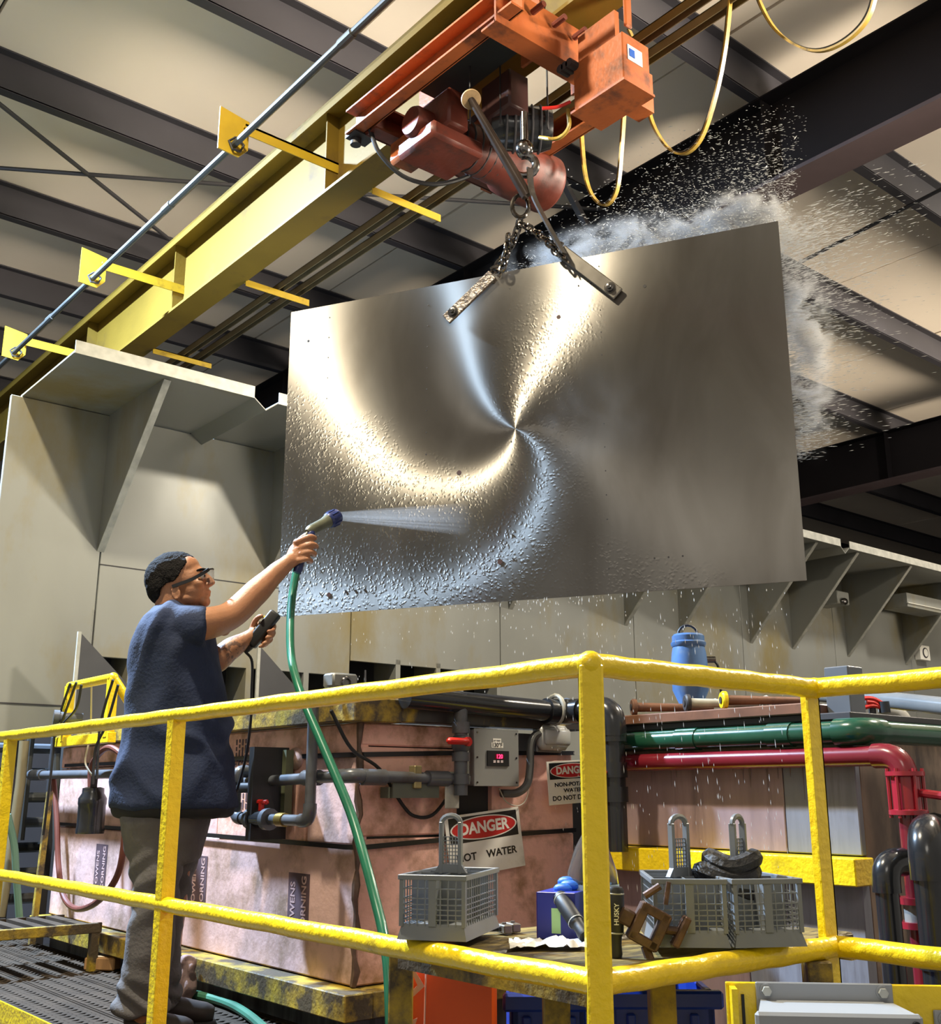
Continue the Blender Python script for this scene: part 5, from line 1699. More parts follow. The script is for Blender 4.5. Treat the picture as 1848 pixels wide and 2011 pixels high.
pp = thing('mounting_panel', 'yellow steel panel carrying the grey enclosures at the lower right corner', 'panel', PO - UPZ * 0.9)
lb((0, -0.9, -0.008), (0.48, 0.0, 0), 0.001).build('plate', YEL, pp, smooth=0)
lb((0.004, -0.9, 0.0), (0.012, -0.004, 0.030)).build('edge_angle', YEL, pp, smooth=0)
lb((0.020, -0.9, 0.0), (0.024, -0.015, 0.003)).build('black_strip', BLK, pp, smooth=0)  # thin black strip beside the edge angle
for xx in (0.02, 0.42):
    lb((xx, -1.75, -0.05), (xx + 0.05, -0.05, -0.008)).build('post', YELD, pp, smooth=0)
ENB = pm('enclosure_pale', (0.30, 0.315, 0.33), 0.4, var=0.06, scale=3, dirt=(0.27, 0.23, 0.165), dscale=6, damt=0.25)
ENP = pm('enclosure_panel_blue', (0.12, 0.135, 0.18), 0.3, var=0.05)


def enclosure(label, x0, x1, y0):
    """x0..x1 flange span, y0 top of flange, local units"""
    t = thing('grey_enclosure', label, 'enclosure', PMX @ Vector(((x0 + x1) / 2, y0 - 0.30, 0.05)), group='grey enclosures on the yellow panel')
    ys_ = y0 - 0.022
    f = lb((x0, ys_ - 0.30, 0.001), (x1, y0, 0.005), 0.0015).build('mounting_flange', ENB, t, smooth=0)
    for xx in (x0 + 0.014, x1 - 0.014):
        place(MB().cyl((xx, y0 - 0.011, 0.004), (xx, y0 - 0.011, 0.013), 0.0065, seg=6), PMX).build('bolt', GALV, f)
        place(MB().cyl((xx, y0 - 0.011, 0.004), (xx, y0 - 0.011, 0.0065), 0.009, seg=16), PMX).build('washer', ENB, f)
    d = 0.075
    m_ = MB().add([(x0 + 0.006, ys_, 0.004), (x1 - 0.006, ys_, 0.004), (x1 + 0.008, ys_ - 0.003, d), (x0 - 0.008, ys_ - 0.003, d),
                   (x0 + 0.006, ys_ - 0.28, 0.004), (x1 - 0.006, ys_ - 0.28, 0.004), (x1 + 0.008, ys_ - 0.28, d), (x0 - 0.008, ys_ - 0.28, d)],
                  [(0, 1, 2, 3), (4, 7, 6, 5), (0, 4, 5, 1), (1, 5, 6, 2), (2, 6, 7, 3), (3, 7, 4, 0)])
    place(m_, PMX).build('case', ENB, t, smooth=0)
    dr = lb((x0 - 0.014, ys_ - 0.28, d), (x1 + 0.014, ys_ - 0.002, d + 0.014), 0.004).build('door', ENB, t, smooth=0)
    lb((x0 + 0.008, ys_ - 0.26, d + 0.013), (x1 - 0.008, ys_ - 0.022, d + 0.016), 0.001).build('door_panel', ENP, dr, smooth=0)
    place(MB().cyl((x1 + 0.004, ys_ - 0.014, d + 0.013), (x1 + 0.004, ys_ - 0.014, d + 0.018), 0.005, seg=12), PMX).build('door_screw', BLK, dr)
    return t


enclosure('grey electrical enclosure with two flange bolts bolted to the yellow panel', 0.040, 0.224, 0.002)
enclosure('grey electrical enclosure cut off by the right edge of the picture', 0.275, 0.455, -0.030)
# ================================================================== hose, cables and gear at the left
HOSE = pm('green_hose', (0.012, 0.135, 0.075), 0.30, var=0.15, scale=12, coat=0.3)
hp_ = [(583, 1118, 4.42), (574, 1170, 4.38), (570, 1230, 4.30), (572, 1290, 4.22), (585, 1345, 4.10), (604, 1395, 4.02), (628, 1450, 3.95), (660, 1525, 3.86), (690, 1600, 3.78), (714, 1680, 3.68), (735, 1760, 3.60), (752, 1830, 3.52), (762, 1900, 3.46), (766, 1980, 3.42), (768, 2060, 3.40)]
m = MB().tube(spline([at(a, b, dep=d) for a, b, d in hp_], 6), 0.0165, 12)
solo('garden_hose', m, HOSE, 'green garden hose hanging from the nozzle in the worker\'s hand', 'hose')
fl = [at(345, 1948, z=0.02), at(400, 1957, z=0.02), at(450, 1972, z=0.02), at(490, 1995, z=0.02), at(530, 2030, z=0.02)]
solo('floor_hose', MB().tube(spline(fl, 6), 0.018, 10), pm('old_green_hose', (0.05, 0.16, 0.10), 0.4, var=0.25), 'green hose lying on the walkway behind the worker\'s foot', 'hose')
# wood block on the walkway
q = at(200, 1905, z=0.0)
solo('wood_block', MB().box((q.x, q.y, 0.032), (0.16, 0.075, 0.06), Matrix.Rotation(-YAW - 0.15, 3, 'Z'), 0.006), pm('pale_wood', (0.40, 0.22, 0.09), 0.65, var=0.25, scale=6, stretch=(8, 1, 1)), 'pale wooden block lying on the walkway left of the worker\'s boots', 'block')
# rag hanging by the base ledge
q = at(366, 1912, x=2.20)
RAGC = q
# side rail with cables
XA = 2.05
sr = thing('side_guardrail', 'short yellow guardrail wrapped in black cables behind the worker', 'guardrail', (XA, 6.5, 0))
A0, A1, A2 = at(138, 1348, x=XA), at(222, 1334, x=XA), at(268, 1402, x=XA)
A1.z = A0.z
MB().tube([A0, A1], 0.024, 12).build('rail', YEL, sr)
MB().tube([A1, at(262, 1392, x=2.16)], 0.024, 12).build('rail', YEL, sr)
MB().sph(A1, 0.026).build('corner_cap', YEL, sr)
zlow = at(180, 1452, x=XA).z
for p in (A0, A1):
    MB().bb((p.x - 0.022, p.y - 0.022, zlow), (p.x + 0.022, p.y + 0.022, p.z), 0.003).build('post', YEL, sr, smooth=0)
zlow = at(180, 1452, x=XA).z
MB().bb((XA - 0.02, A1.y - 0.05, zlow - 0.025), (XA + 0.02, A0.y + 0.1, zlow + 0.025), 0.003).build('rail', YEL, sr, smooth=0)
cb_ = thing('cable_bundle', 'black cables draped over the yellow rail behind the worker', 'cable', A0)
for k, pts in enumerate(([(138, 1342), (120, 1395), (108, 1440), (100, 1520), (85, 1640)], [(150, 1340), (128, 1400), (118, 1430), (120, 1420)], [(222, 1335), (205, 1390), (195, 1440), (190, 1530)], [(160, 1345), (150, 1390), (125, 1420)], [(232, 1345), (210, 1420), (188, 1470), (182, 1540)])):
    MB().tube(spline([at(a, b, x=XA - 0.03 - 0.01 * k) for a, b in pts], 6), 0.007, 6).build('cable', BLK, cb_)
pg = thing('pvc_stub', 'dark grey PVC pipe stub lying on the far rail at left', 'pipe', at(130, 1408, x=2.0))
a, b = at(105, 1408, x=1.98), at(162, 1412, x=2.12)
MB().cyl(a, b, 0.030, seg=14).build('pipe', PVC, pg)
MB().cyl(a, a.lerp(b, 0.2), 0.038, seg=14).build('end_cap', PVC, pg)
# hanging black pump canister
XP = 2.12
q = at(176, 1640, x=XP)
zq = lambda py: at(176, py, x=XP).z
pu = thing('hanging_pump', 'glossy black pump canister hanging on a cable beside the tank', 'pump', (q.x, q.y, zq(1640)))
rr = 0.070
MB().lathe([(rr * 0.98, zq(1637)), (rr, zq(1630)), (rr * 0.96, zq(1622)), (rr * 0.96, zq(1582)), (rr * 1.0, zq(1578)), (rr * 1.0, zq(1568)), (rr * 0.78, zq(1558)), (rr * 0.76, zq(1548)), (rr * 0.5, zq(1546))], (q.x, q.y, 0), UPZ, 24).build('canister', BLKP, pu)
MB().bb((q.x - 0.014, q.y - 0.014, zq(1548)), (q.x + 0.014, q.y + 0.014, zq(1524)), 0.004).build('cord_grip', BLK, pu, smooth=0)
MB().tube(spline([(q.x, q.y, zq(1530)), at(168, 1500, x=XP), at(172, 1470, x=XP), at(178, 1440, x=XP), (A0.x, A0.y - 0.3, A0.z)], 6), 0.005, 6).build('cord', pm('pale_cord', (0.45, 0.40, 0.30), 0.6), pu)
# rust-red rubber hose loop
RH = pm('rust_red_hose', (0.12, 0.035, 0.024), 0.45, var=0.2, scale=10)
lp = [(178, 1545), (180, 1505), (200, 1475), (222, 1470), (248, 1500), (246, 1580), (243, 1660), (228, 1725), (190, 1772), (150, 1785), (125, 1760), (115, 1700), (112, 1620), (108, 1560), (105, 1530)]
solo('rubber_hose', MB().tube(spline([at(a, b, x=2.20 + 0.08 * (k > 8)) for k, (a, b) in enumerate(lp)], 6), 0.016, 10), RH, 'rust-red rubber hose looping down below the hanging pump', 'hose')
# grey pipe along the tank side
pg2 = thing('side_pipe', 'grey pipe running level behind the hanging pump', 'pipe', at(160, 1519, x=2.26))
MB().cyl(at(62, 1522, x=2.26), at(250, 1520, x=2.26), 0.024, seg=12).build('pipe', PVC, pg2)
MB().cyl(at(62, 1522, x=2.26), at(85, 1522, x=2.26), 0.033, seg=12).build('coupling', PVC, pg2)
# dark pipe rack at far left
pk2 = thing('pipe_rack', 'dark rack of pipes at the left edge behind the railing', 'rack', (at(50, 1720, y=7.1).x, 7.1, -1.2))
q0, q1 = at(2, 1480, y=7.15), at(100, 1480, y=7.15)
for k in range(7):
    z = 1.12 - 0.15 * k
    MB().cyl((q0.x - 0.3, 7.15, z), (q1.x, 7.15, z), 0.032, seg=10).build('rack_pipe', (PVC, BLKP, GPIPE)[k % 3], pk2)
for px in (20, 95):
    q = at(px, 1600, y=7.10)
    MB().bb((q.x - 0.025, 7.05, -1.2), (q.x + 0.025, 7.11, 1.19), 0.003).build('rack_post', STEEL, pk2, smooth=0)
for (a, b) in (((110, 1480), (112, 1760)), ((62, 1440), (40, 1650))):
    MB().tube([at(*a, y=7.02), at(*b, y=7.02)], 0.024, 10).build('upright_pipe', GPIPE, pk2)
solo('olive_pipe', MB().tube([at(48, 1455, y=6.8), at(40, 1540, y=6.8), at(14, 1720, y=6.8), at(0, 1800, y=6.8)], 0.030, 12), pm('olive_hose', (0.20, 0.17, 0.10), 0.5), 'slanting olive-brown hose beside the pipe rack at the left edge', 'hose')
solo('mint_hose', MB().tube(spline([at(15, 1600, y=6.6), at(28, 1660, y=6.6), at(32, 1720, y=6.6), at(40, 1830, y=6.6)], 5), 0.020, 10), pm('mint_hose', (0.14, 0.26, 0.20), 0.5), 'pale green hose hanging at the left edge beside the pipe rack', 'hose')
solo('yellow_strut', MB().bar(at(98, 1555, x=2.2), at(62, 1855, x=2.15), 0.03, 0.03), YELD, 'thin slanting yellow strut at the left edge', 'strut')
# step platform at left
sp_ = thing('step_platform', 'dark grating step with a worn yellow edge at the left of the walkway', 'step', at(60, 1830, x=2.1))
z5 = at(60, 1800, x=2.05).z
y5 = at(130, 1790, x=2.05).y
m = MB()
for k in range(6):
    m.bb((1.62 + 0.10 * k, y5, z5 - 0.03), (1.67 + 0.10 * k, y5 + 0.5, z5))
m.bb((1.60, y5, z5 - 0.03), (2.22, y5 + 0.02, z5)).bb((1.60, y5 + 0.48, z5 - 0.03), (2.22, y5 + 0.5, z5)).build('grating', GRAT, sp_, smooth=0)
MB().bb((1.58, y5 - 0.02, z5 - 0.045), (2.23, y5, z5 + 0.003), 0.003).build('front_edge', YELD, sp_, smooth=0)
for x in (1.62, 2.20):
    MB().bb((x - 0.02, y5 - 0.02, 0.0), (x + 0.02, y5 + 0.02, z5 - 0.045)).build('leg', YELD, sp_, smooth=0)
# pendant cable from the roof side, hanging below the controller is built with the worker
# ================================================================== the worker
D = 4.20
foot = at(300, 2030, dep=D)
foot.z = 0.0
person = thing('person', 'worker in navy shirt and grey trousers rinsing the sheet with a hose', 'person', foot)


def q3(px, py, dd=0.0):
    return at(px, py, dep=D + dd)


def ell(m, c, a, hgt, dep, tilt=0.0, seg=18, rings=12):
    """ellipsoid: a px-ish metres along the picture, hgt up, dep away; tilt in the picture plane"""
    M = Matrix((_R, _H, UPZ)).transposed() @ Matrix.Rotation(tilt, 3, 'Y')
    return m.sph(c, 1.0, a, dep, hgt, seg, rings, M)


def limb(m, pts, rad, seg=16, n=5, end=True):
    P = spline(pts, n)
    R_ = []
    k = len(pts) - 1
    for i in range(len(P)):
        f = i / n
        j = min(int(f), k - 1)
        t = f - j
        t = t * t * (3 - 2 * t)
        R_.append(rad[j] * (1 - t) + rad[j + 1] * t)
    m.tube(P, R_, seg)
    m.sph(P[0], R_[0], seg=14, rings=10)
    if end:
        m.sph(P[-1], R_[-1], seg=14, rings=10)
    return m


def loft(m, rows, seg=32, power=2.4):
    """rows: (centre, half width along picture, half depth away, shear)"""
    V, Fc = [], []
    for (c, a, b) in rows:
        for k in range(seg):
            t = 2 * PI * k / seg
            ct, st = math.cos(t), math.sin(t)
            x = math.copysign(abs(ct) ** (2 / power), ct)
            y = math.copysign(abs(st) ** (2 / power), st)
            V.append(c + _R * (a * x) + _H * (b * y))
    n = len(rows)
    for i in range(n - 1):
        for k in range(seg):
            q = (k + 1) % seg
            Fc.append((i * seg + k, i * seg + q, (i + 1) * seg + q, (i + 1) * seg + k))
    Fc.append(list(range(seg))[::-1])
    Fc.append([(n - 1) * seg + k for k in range(seg)])
    return m.add(V, Fc)


def remesh(m, name, mat, parent, vox=0.006, sm=4, disp=None, factor=0.5):
    o = m.build(name, mat, parent, smooth=0)
    ts = bpy.data.scenes.new('tmp')
    to = bpy.data.objects.new('tmp', o.data)
    ts.collection.objects.link(to)
    md = to.modifiers.new('r', 'REMESH')
    md.mode = 'VOXEL'
    md.voxel_size = vox
    md.use_smooth_shade = True
    if sm:
        s_ = to.modifiers.new('s', 'SMOOTH')
        s_.iterations = sm
        s_.factor = factor
    vl_ = ts.view_layers[0]
    vl_.update()
    dg = vl_.depsgraph
    me = bpy.data.meshes.new_from_object(to.evaluated_get(dg))
    bpy.data.objects.remove(to)
    bpy.data.scenes.remove(ts)
    if not me.materials:
        me.materials.append(mat)
    o.data = me
    if disp:
        M = WM[o]
        nrm = [v.normal.copy() for v in me.vertices]
        cos = [v.co + n_ * disp(M @ v.co) for v, n_ in zip(me.vertices, nrm)]
        me.vertices.foreach_set('co', [c for v in cos for c in v])
        bs = bmesh.new()
        bs.from_mesh(me)
        for _ in range(2):
            bmesh.ops.smooth_vert(bs, verts=bs.verts, factor=0.5, use_axis_x=True, use_axis_y=True, use_axis_z=True)
        bs.to_mesh(me)
        bs.free()
    me.polygons.foreach_set('use_smooth', [True] * len(me.polygons))
    me.update()
    return o


# ------------------------------------------------------------------ skin material
def skin_material(tat):
    m = pm('skin', (0.37, 0.175, 0.092), 0.45, var=0.08, scale=14, bump=0.12, bscale=120, dirt=(0.30, 0.12, 0.065), dscale=9, damt=0.15, spec=0.5)
    nt = m.node_tree
    N, Lk = nt.nodes.new, nt.links.new
    b = nt.nodes['Principled BSDF']
    b.inputs['Subsurface Weight'].default_value = 0.08
    b.inputs['Subsurface Radius'].default_value = (0.012, 0.005, 0.003)
    src = b.inputs['Base Color'].links[0].from_socket
    ge = N('ShaderNodeNewGeometry')
    vd = N('ShaderNodeVectorMath')
    vd.operation = 'DISTANCE'
    Lk(ge.outputs['Position'], vd.inputs[0])
    vd.inputs[1].default_value = tat
    mr = N('ShaderNodeMapRange')
    mr.inputs['From Min'].default_value, mr.inputs['From Max'].default_value = 0.085, 0.055
    Lk(vd.outputs['Value'], mr.inputs[0])
    wv = N('ShaderNodeTexWave')
    wv.wave_type = 'RINGS'
    wv.inputs['Scale'].default_value = 14
    wv.inputs['Distortion'].default_value = 9
    wv.inputs['Detail'].default_value = 3
    wv.inputs['Detail Scale'].default_value = 3
    Lk(ge.outputs['Position'], wv.inputs['Vector'])
    m2 = N('ShaderNodeMapRange')
    m2.inputs['From Min'].default_value, m2.inputs['From Max'].default_value = 0.45, 0.25
    Lk(wv.outputs['Fac'], m2.inputs[0])
    mm = N('ShaderNodeMath')
    mm.operation = 'MULTIPLY'
    Lk(mr.outputs[0], mm.inputs[0])
    Lk(m2.outputs[0], mm.inputs[1])
    m3 = N('ShaderNodeMath')
    m3.operation = 'MULTIPLY'
    m3.inputs[1].default_value = 0.75
    Lk(mm.outputs[0], m3.inputs[0])
    mx = N('ShaderNodeMix')
    mx.data_type = 'RGBA'
    Lk(m3.outputs[0], mx.inputs['Factor'])
    Lk(src, mx.inputs['A'])
    mx.inputs['B'].default_value = (0.05, 0.035, 0.035, 1)
    Lk(mx.outputs['Result'], b.inputs['Base Color'])
    return m


SKIN = skin_material(q3(447, 1275, 0.17))
px_ = 0.00196

# ------------------------------------------------------------------ body (one continuous surface)
B = MB()
# skull, face
ell(B, q3(342, 1136), 0.112, 0.102, 0.076, -0.15)
ell(B, q3(374, 1140), 0.066, 0.074, 0.064, -0.25)          # front of face
ell(B, q3(380, 1160), 0.060, 0.060, 0.058, -0.25)          # cheeks / jaw
ell(B, q3(372, 1178), 0.066, 0.030, 0.054, -0.10)          # jaw line
ell(B, q3(402, 1181), 0.022, 0.024, 0.030)                 # chin
ell(B, q3(400, 1122), 0.012, 0.011, 0.046, -0.3)           # brow ridge
ell(B, q3(370, 1116), 0.046, 0.052, 0.064, -0.3)           # forehead
limb(B, [q3(403, 1126), q3(411, 1136), q3(418, 1144)], [0.009, 0.011, 0.0105], 10, 4)
ell(B, q3(412, 1148), 0.012, 0.009, 0.018)                 # nostrils
ell(B, q3(409, 1161), 0.012, 0.0065, 0.022, 0.1)           # upper lip
ell(B, q3(408, 1168), 0.012, 0.0070, 0.020, 0.1)           # lower lip
for s_ in (-1, 1):
    ell(B, q3(388, 1146, s_ * 0.042), 0.026, 0.020, 0.018)     # cheekbone
    e0_ = q3(346, 1164, s_ * 0.077)
    ell(B, e0_, 0.013, 0.024, 0.008, 0.25)                      # ear
    B.tube([e0_ + _R * (0.015 * math.cos(t) - 0.012 * math.sin(t) * 0.4) + UPZ * (0.027 * math.sin(t)) + _H * (s_ * 0.006) for t in [2 * PI * k / 14 for k in range(14)]], 0.0048, 8, close=True)
# neck, torso, legs underneath the clothes
limb(B, [q3(338, 1165), q3(338, 1200), q3(334, 1240)], [0.066, 0.066, 0.085], 18)
loft(B, [(q3(335, 1225), 0.085, 0.17), (q3(345, 1260), 0.115, 0.175), (q3(348, 1330), 0.125, 0.165), (q3(345, 1420), 0.125, 0.155), (q3(335, 1500), 0.13, 0.165), (q3(325, 1580), 0.12, 0.17), (q3(322, 1625), 0.09, 0.15)], 24)
limb(B, [q3(310, 1610, -0.09), q3(305, 1755, -0.10), q3(288, 1860, -0.10), q3(280, 1995, -0.10)], [0.085, 0.062, 0.055, 0.042], 14)
limb(B, [q3(345, 1610, 0.10), q3(338, 1750, 0.13), q3(326, 1860, 0.15), q3(322, 1985, 0.17)], [0.085, 0.062, 0.055, 0.042], 14)
for (p, dd) in (((282, 2012), -0.10), ((326, 2003), 0.17)):
    limb(B, [q3(p[0] - 12, p[1] - 5, dd), q3(p[0] + 25, p[1] + 6, dd + 0.03)], [0.036, 0.030], 12)
# right arm (towards the camera side), reaching up to the sheet
WR = q3(566, 1104, 0.10)
limb(B, [q3(352, 1228, -0.12), q3(398, 1226, -0.13), q3(452, 1209, -0.02), q3(500, 1166, 0.04), q3(540, 1127, 0.08), WR], [0.070, 0.063, 0.056, 0.053, 0.041, 0.032], 20, 6)
ell(B, q3(440, 1240, -0.05), 0.022, 0.018, 0.022)              # elbow point
# palm
HD = 0.13
hc = q3(583, 1087, HD)
ell(B, hc, 0.040, 0.054, 0.030, 0.45)
limb(B, [WR, q3(577, 1096, HD - 0.005), hc], [0.031, 0.034, 0.034], 14)
# fingers of the right hand closing round the grip
for k, (kx, ky, mx_, my, tx_, ty, r) in enumerate(((590, 1062, 608, 1054, 618, 1057, 0.0125), (594, 1075, 611, 1069, 621, 1073, 0.0130), (592, 1088, 609, 1084, 618, 1088, 0.0125), (588, 1101, 603, 1098, 611, 1102, 0.0115))):
    limb(B, [q3(kx - 8, ky + 3, HD - 0.012), q3(kx, ky, HD - 0.030), q3(mx_, my, HD - 0.032), q3(tx_, ty, HD - 0.008), q3(tx_ - 6, ty + 1, HD + 0.012)], [r * 1.2, r * 1.12, r, r * 0.95, r * 0.85], 10, 4)
limb(B, [q3(578, 1078, HD + 0.012), q3(588, 1062, HD + 0.026), q3(600, 1052, HD + 0.030), q3(610, 1046, HD + 0.022)], [0.016, 0.014, 0.0125, 0.0105], 10, 4)
# left arm holding the pendant
WL = q3(492, 1250, 0.20)
limb(B, [q3(360, 1235, 0.13), q3(372, 1268, 0.16), q3(415, 1300, 0.14), q3(452, 1275, 0.17), WL], [0.070, 0.064, 0.052, 0.046, 0.030], 18, 6)
lh = q3(508, 1240, 0.235)
ell(B, lh, 0.038, 0.040, 0.020, -0.5)
limb(B, [WL, lh], [0.030, 0.030], 12)
for k, (a, b_, c_, r) in enumerate((((524, 1226), (538, 1228), (536, 1238), 0.0098), ((522, 1238), (537, 1241), (533, 1250), 0.0102), ((517, 1250), (532, 1254), (527, 1261), 0.0100), ((511, 1259), (524, 1263), (519, 1268), 0.0088))):
    limb(B, [q3(*a, 0.240), q3(*b_, 0.222), q3(*c_, 0.180), q3(c_[0] - 9, c_[1] + 2, 0.168)], [r * 1.15, r, r * 0.95, r * 0.85], 10, 4)
limb(B, [q3(496, 1236, 0.225), q3(500, 1222, 0.205), q3(507, 1213, 0.185), q3(513, 1210, 0.170)], [0.015, 0.013, 0.0115, 0.010], 10, 4)
body = remesh(B, 'body', SKIN, person, 0.0052, 3)

# eyes, brows
EYW = pm('eye_white', (0.75, 0.72, 0.68), 0.2)
EYD = pm('eye_dark', (0.03, 0.018, 0.012), 0.15)
HAIR = pm('black_hair', (0.010, 0.009, 0.009), 0.8, var=0.5, scale=60, bump=0.8, bscale=170, spec=0.12)
for s_ in (-1, 1):
    ec = q3(398, 1132, s_ * 0.034)
    eo = MB().sph(ec, 0.0115, seg=12, rings=8).build('eye', EYW, person)
    MB().sph(ec + _R * 0.008 + UPZ * 0.001 + _H * s_ * 0.003, 0.0062, seg=10, rings=7).build('iris', EYD, eo)
    bw = [q3(386, 1121, s_ * 0.062), q3(396, 1118, s_ * 0.052), q3(404, 1119, s_ * 0.036), q3(407, 1121, s_ * 0.018)]
    MB().tube(spline(bw, 4), [0.003] + [0.0055] * 11 + [0.003], 6).build('eyebrow', HAIR, person)

# hair: cropped cap following the skull
def hair_keep(p):
    """p is a world point; hairline tested in the head's own side view"""
    u = (p - q3(342, 1136)).dot(_R) / px_ + 342
    v = 1136 - (p - q3(342, 1136)).z / px_ * 0.985
    line = [(1070, 372), (1090, 381), (1102, 381), (1114, 372), (1128, 366), (1142, 360), (1150, 352), (1154, 338), (1162, 328), (1178, 324), (1196, 318)]
    lim = line[-1][1]
    for (a, b_) in zip(line, line[1:]):
        if a[0] <= v <= b_[0]:
            lim = a[1] + (b_[1] - a[1]) * (v - a[0]) / (b_[0] - a[0])
            break
        if v < a[0]:
            lim = a[1]
            break
    return u < lim and v < 1196


hm_ = MB()
ell(hm_, q3(342, 1135), 0.118, 0.107, 0.081, -0.15, 24, 16)
ell(hm_, q3(330, 1152), 0.086, 0.082, 0.076, -0.35, 24, 16)
ell(hm_, q3(362, 1118), 0.052, 0.054, 0.072, -0.3, 24, 16)
ho_ = remesh(hm_, 'hair', HAIR, person, 0.0045, 3, lambda w_: 0.0022 * noise.noise(w_ * 75) + 0.0028 * noise.noise(w_ * 160))
Mh = WM[ho_]
bmh = bmesh.new()
bmh.from_mesh(ho_.data)
bmesh.ops.delete(bmh, geom=[v for v in bmh.verts if not hair_keep(Mh @ v.co)], context='VERTS')
bmh.to_mesh(ho_.data)
bmh.free()
sd = ho_.modifiers.new('thickness', 'SOLIDIFY')
sd.thickness = 0.012
sd.offset = -1

# safety glasses
GLB = pm('glasses_black', (0.012, 0.012, 0.013), 0.25)
LENS = pm('glasses_lens', (0.9, 0.9, 0.92), 0.03, var=0.0, trans=0.97, ior=1.15)
gl = []
for s_ in (-1, 1):
    gl.append(spline([q3(338, 1152, s_ * 0.088), q3(352, 1147, s_ * 0.086), q3(376, 1138, s_ * 0.080), q3(398, 1126, s_ * 0.070), q3(410, 1118, s_ * 0.050)], 5))
go = MB().ribbon(gl[0], 0.013, 0.005, up=UPZ).build('safety_glasses', GLB, person)
MB().ribbon(gl[1], 0.010, 0.004, up=UPZ).build('temple_arm', GLB, go)
browl = spline([q3(410, 1118, -0.050), q3(417, 1117, -0.025), q3(419, 1118, 0.0), q3(417, 1117, 0.025), q3(410, 1118, 0.050)], 5)
MB().tube(browl, 0.0035, 6).build('brow_bar', GLB, go)
for s_ in (-1, 1):
    m = MB()
    up_ = [q3(402, 1122, s_ * 0.064), q3(410, 1119, s_ * 0.050), q3(417, 1118, s_ * 0.024), q3(419, 1119, s_ * 0.006)]
    dn_ = [q3(402, 1136, s_ * 0.062), q3(409, 1145, s_ * 0.050), q3(417, 1146, s_ * 0.026), q3(420, 1132, s_ * 0.010)]
    U_, D_ = spline(up_, 4), spline(dn_, 4)
    n = len(U_)
    V = U_ + D_ + [p + _R * 0.002 for p in U_] + [p + _R * 0.002 for p in D_]
    Fq = []
    for i in range(n - 1):
        Fq += [(i, i + 1, n + i + 1, n + i), (2 * n + i, 3 * n + i, 3 * n + i + 1, 2 * n + i + 1), (i, 2 * n + i, 2 * n + i + 1, i + 1), (n + i, n + i + 1, 3 * n + i + 1, 3 * n + i)]
    Fq += [(0, n, 3 * n, 2 * n), (n - 1, 3 * n - 1, 4 * n - 1, 2 * n - 1)]
    m.add(V, Fq)
    m.build('lens', LENS, go, smooth=60)

# ------------------------------------------------------------------ navy shirt
NAVY = pm('navy_cotton', (0.013, 0.023, 0.062), 0.85, var=0.18, scale=9, bump=0.25, bscale=90)
S_ = MB()


def row(py, x0, x1, b, dd=0.0):
    return (q3((x0 + x1) / 2, py, dd), (x1 - x0) / 2 * px_, b)


loft(S_, [row(1192, 306, 372, 0.085), row(1202, 300, 388, 0.13), row(1216, 292, 398, 0.185), row(1240, 281, 410, 0.205), row(1275, 270, 420, 0.205), row(1310, 262, 428, 0.20), row(1360, 256, 436, 0.195),
          row(1410, 250, 442, 0.195), row(1460, 240, 447, 0.205), row(1510, 232, 452, 0.215), row(1550, 229, 457, 0.22), row(1588, 226, 460, 0.225)], 40, 2.3)
# sleeves
limb(S_, [q3(335, 1224, -0.08), q3(368, 1228, -0.13), q3(404, 1229, -0.125)], [0.074, 0.076, 0.075], 24, 6, False)
limb(S_, [q3(345, 1225, 0.10), q3(365, 1255, 0.17), q3(385, 1280, 0.17)], [0.080, 0.080, 0.076], 20, 6, False)


def folds(w_):
    u = (w_ - foot).dot(_R)
    v = w_.z
    d_ = (w_ - foot).dot(_H)
    a = math.sin((u * 0.8 + v * 1.0 + 0.15 * noise.noise(w_ * 5)) * 30) * 0.5 + 0.5
    f1 = (a ** 2) * 0.026 * max(0, noise.noise(w_ * 3.2 + Vector((3, 1, 0))) + 0.25)
    b_ = math.sin((u * 1.0 - v * 0.55 + 0.2 * noise.noise(w_ * 4)) * 27)
    f2 = (b_ * 0.5 + 0.5) ** 2 * 0.026 * max(0, noise.noise(w_ * 2.7 + Vector((0, 7, 2))) + 0.2)
    waist = math.exp(-((v - 1.02) / 0.06) ** 2) * -0.012
    return f1 + f2 + 0.006 * noise.noise(w_ * 9) + waist


shirt = remesh(S_, 'shirt', NAVY, person, 0.0095, 4, folds)
# collar
cl = MB()
cp_ = [q3(309 + 0, 1197, 0), q3(316, 1194, -0.06), q3(338, 1198, -0.085), q3(362, 1204, -0.06), q3(372, 1207, 0), q3(362, 1204, 0.06), q3(338, 1198, 0.085), q3(316, 1194, 0.06)]
cl.tube(spline(cp_ + [cp_[0]], 5)[:-1], 0.012, 8, close=True)
cl.build('collar', NAVY, shirt)
# sleeve hem and dark undershirt hem
hz_ = [row(1580, 227, 459, 0.219), row(1592, 229, 458, 0.217), row(1603, 233, 452, 0.205), row(1606, 250, 440, 0.19)]
remesh(loft(MB(), hz_, 40, 2.3), 'undershirt_hem', pm('black_cotton', (0.014, 0.014, 0.017), 0.85, var=0.2, scale=12), person, 0.0095, 2, lambda w_: 0.007 * noise.noise(w_ * 12))

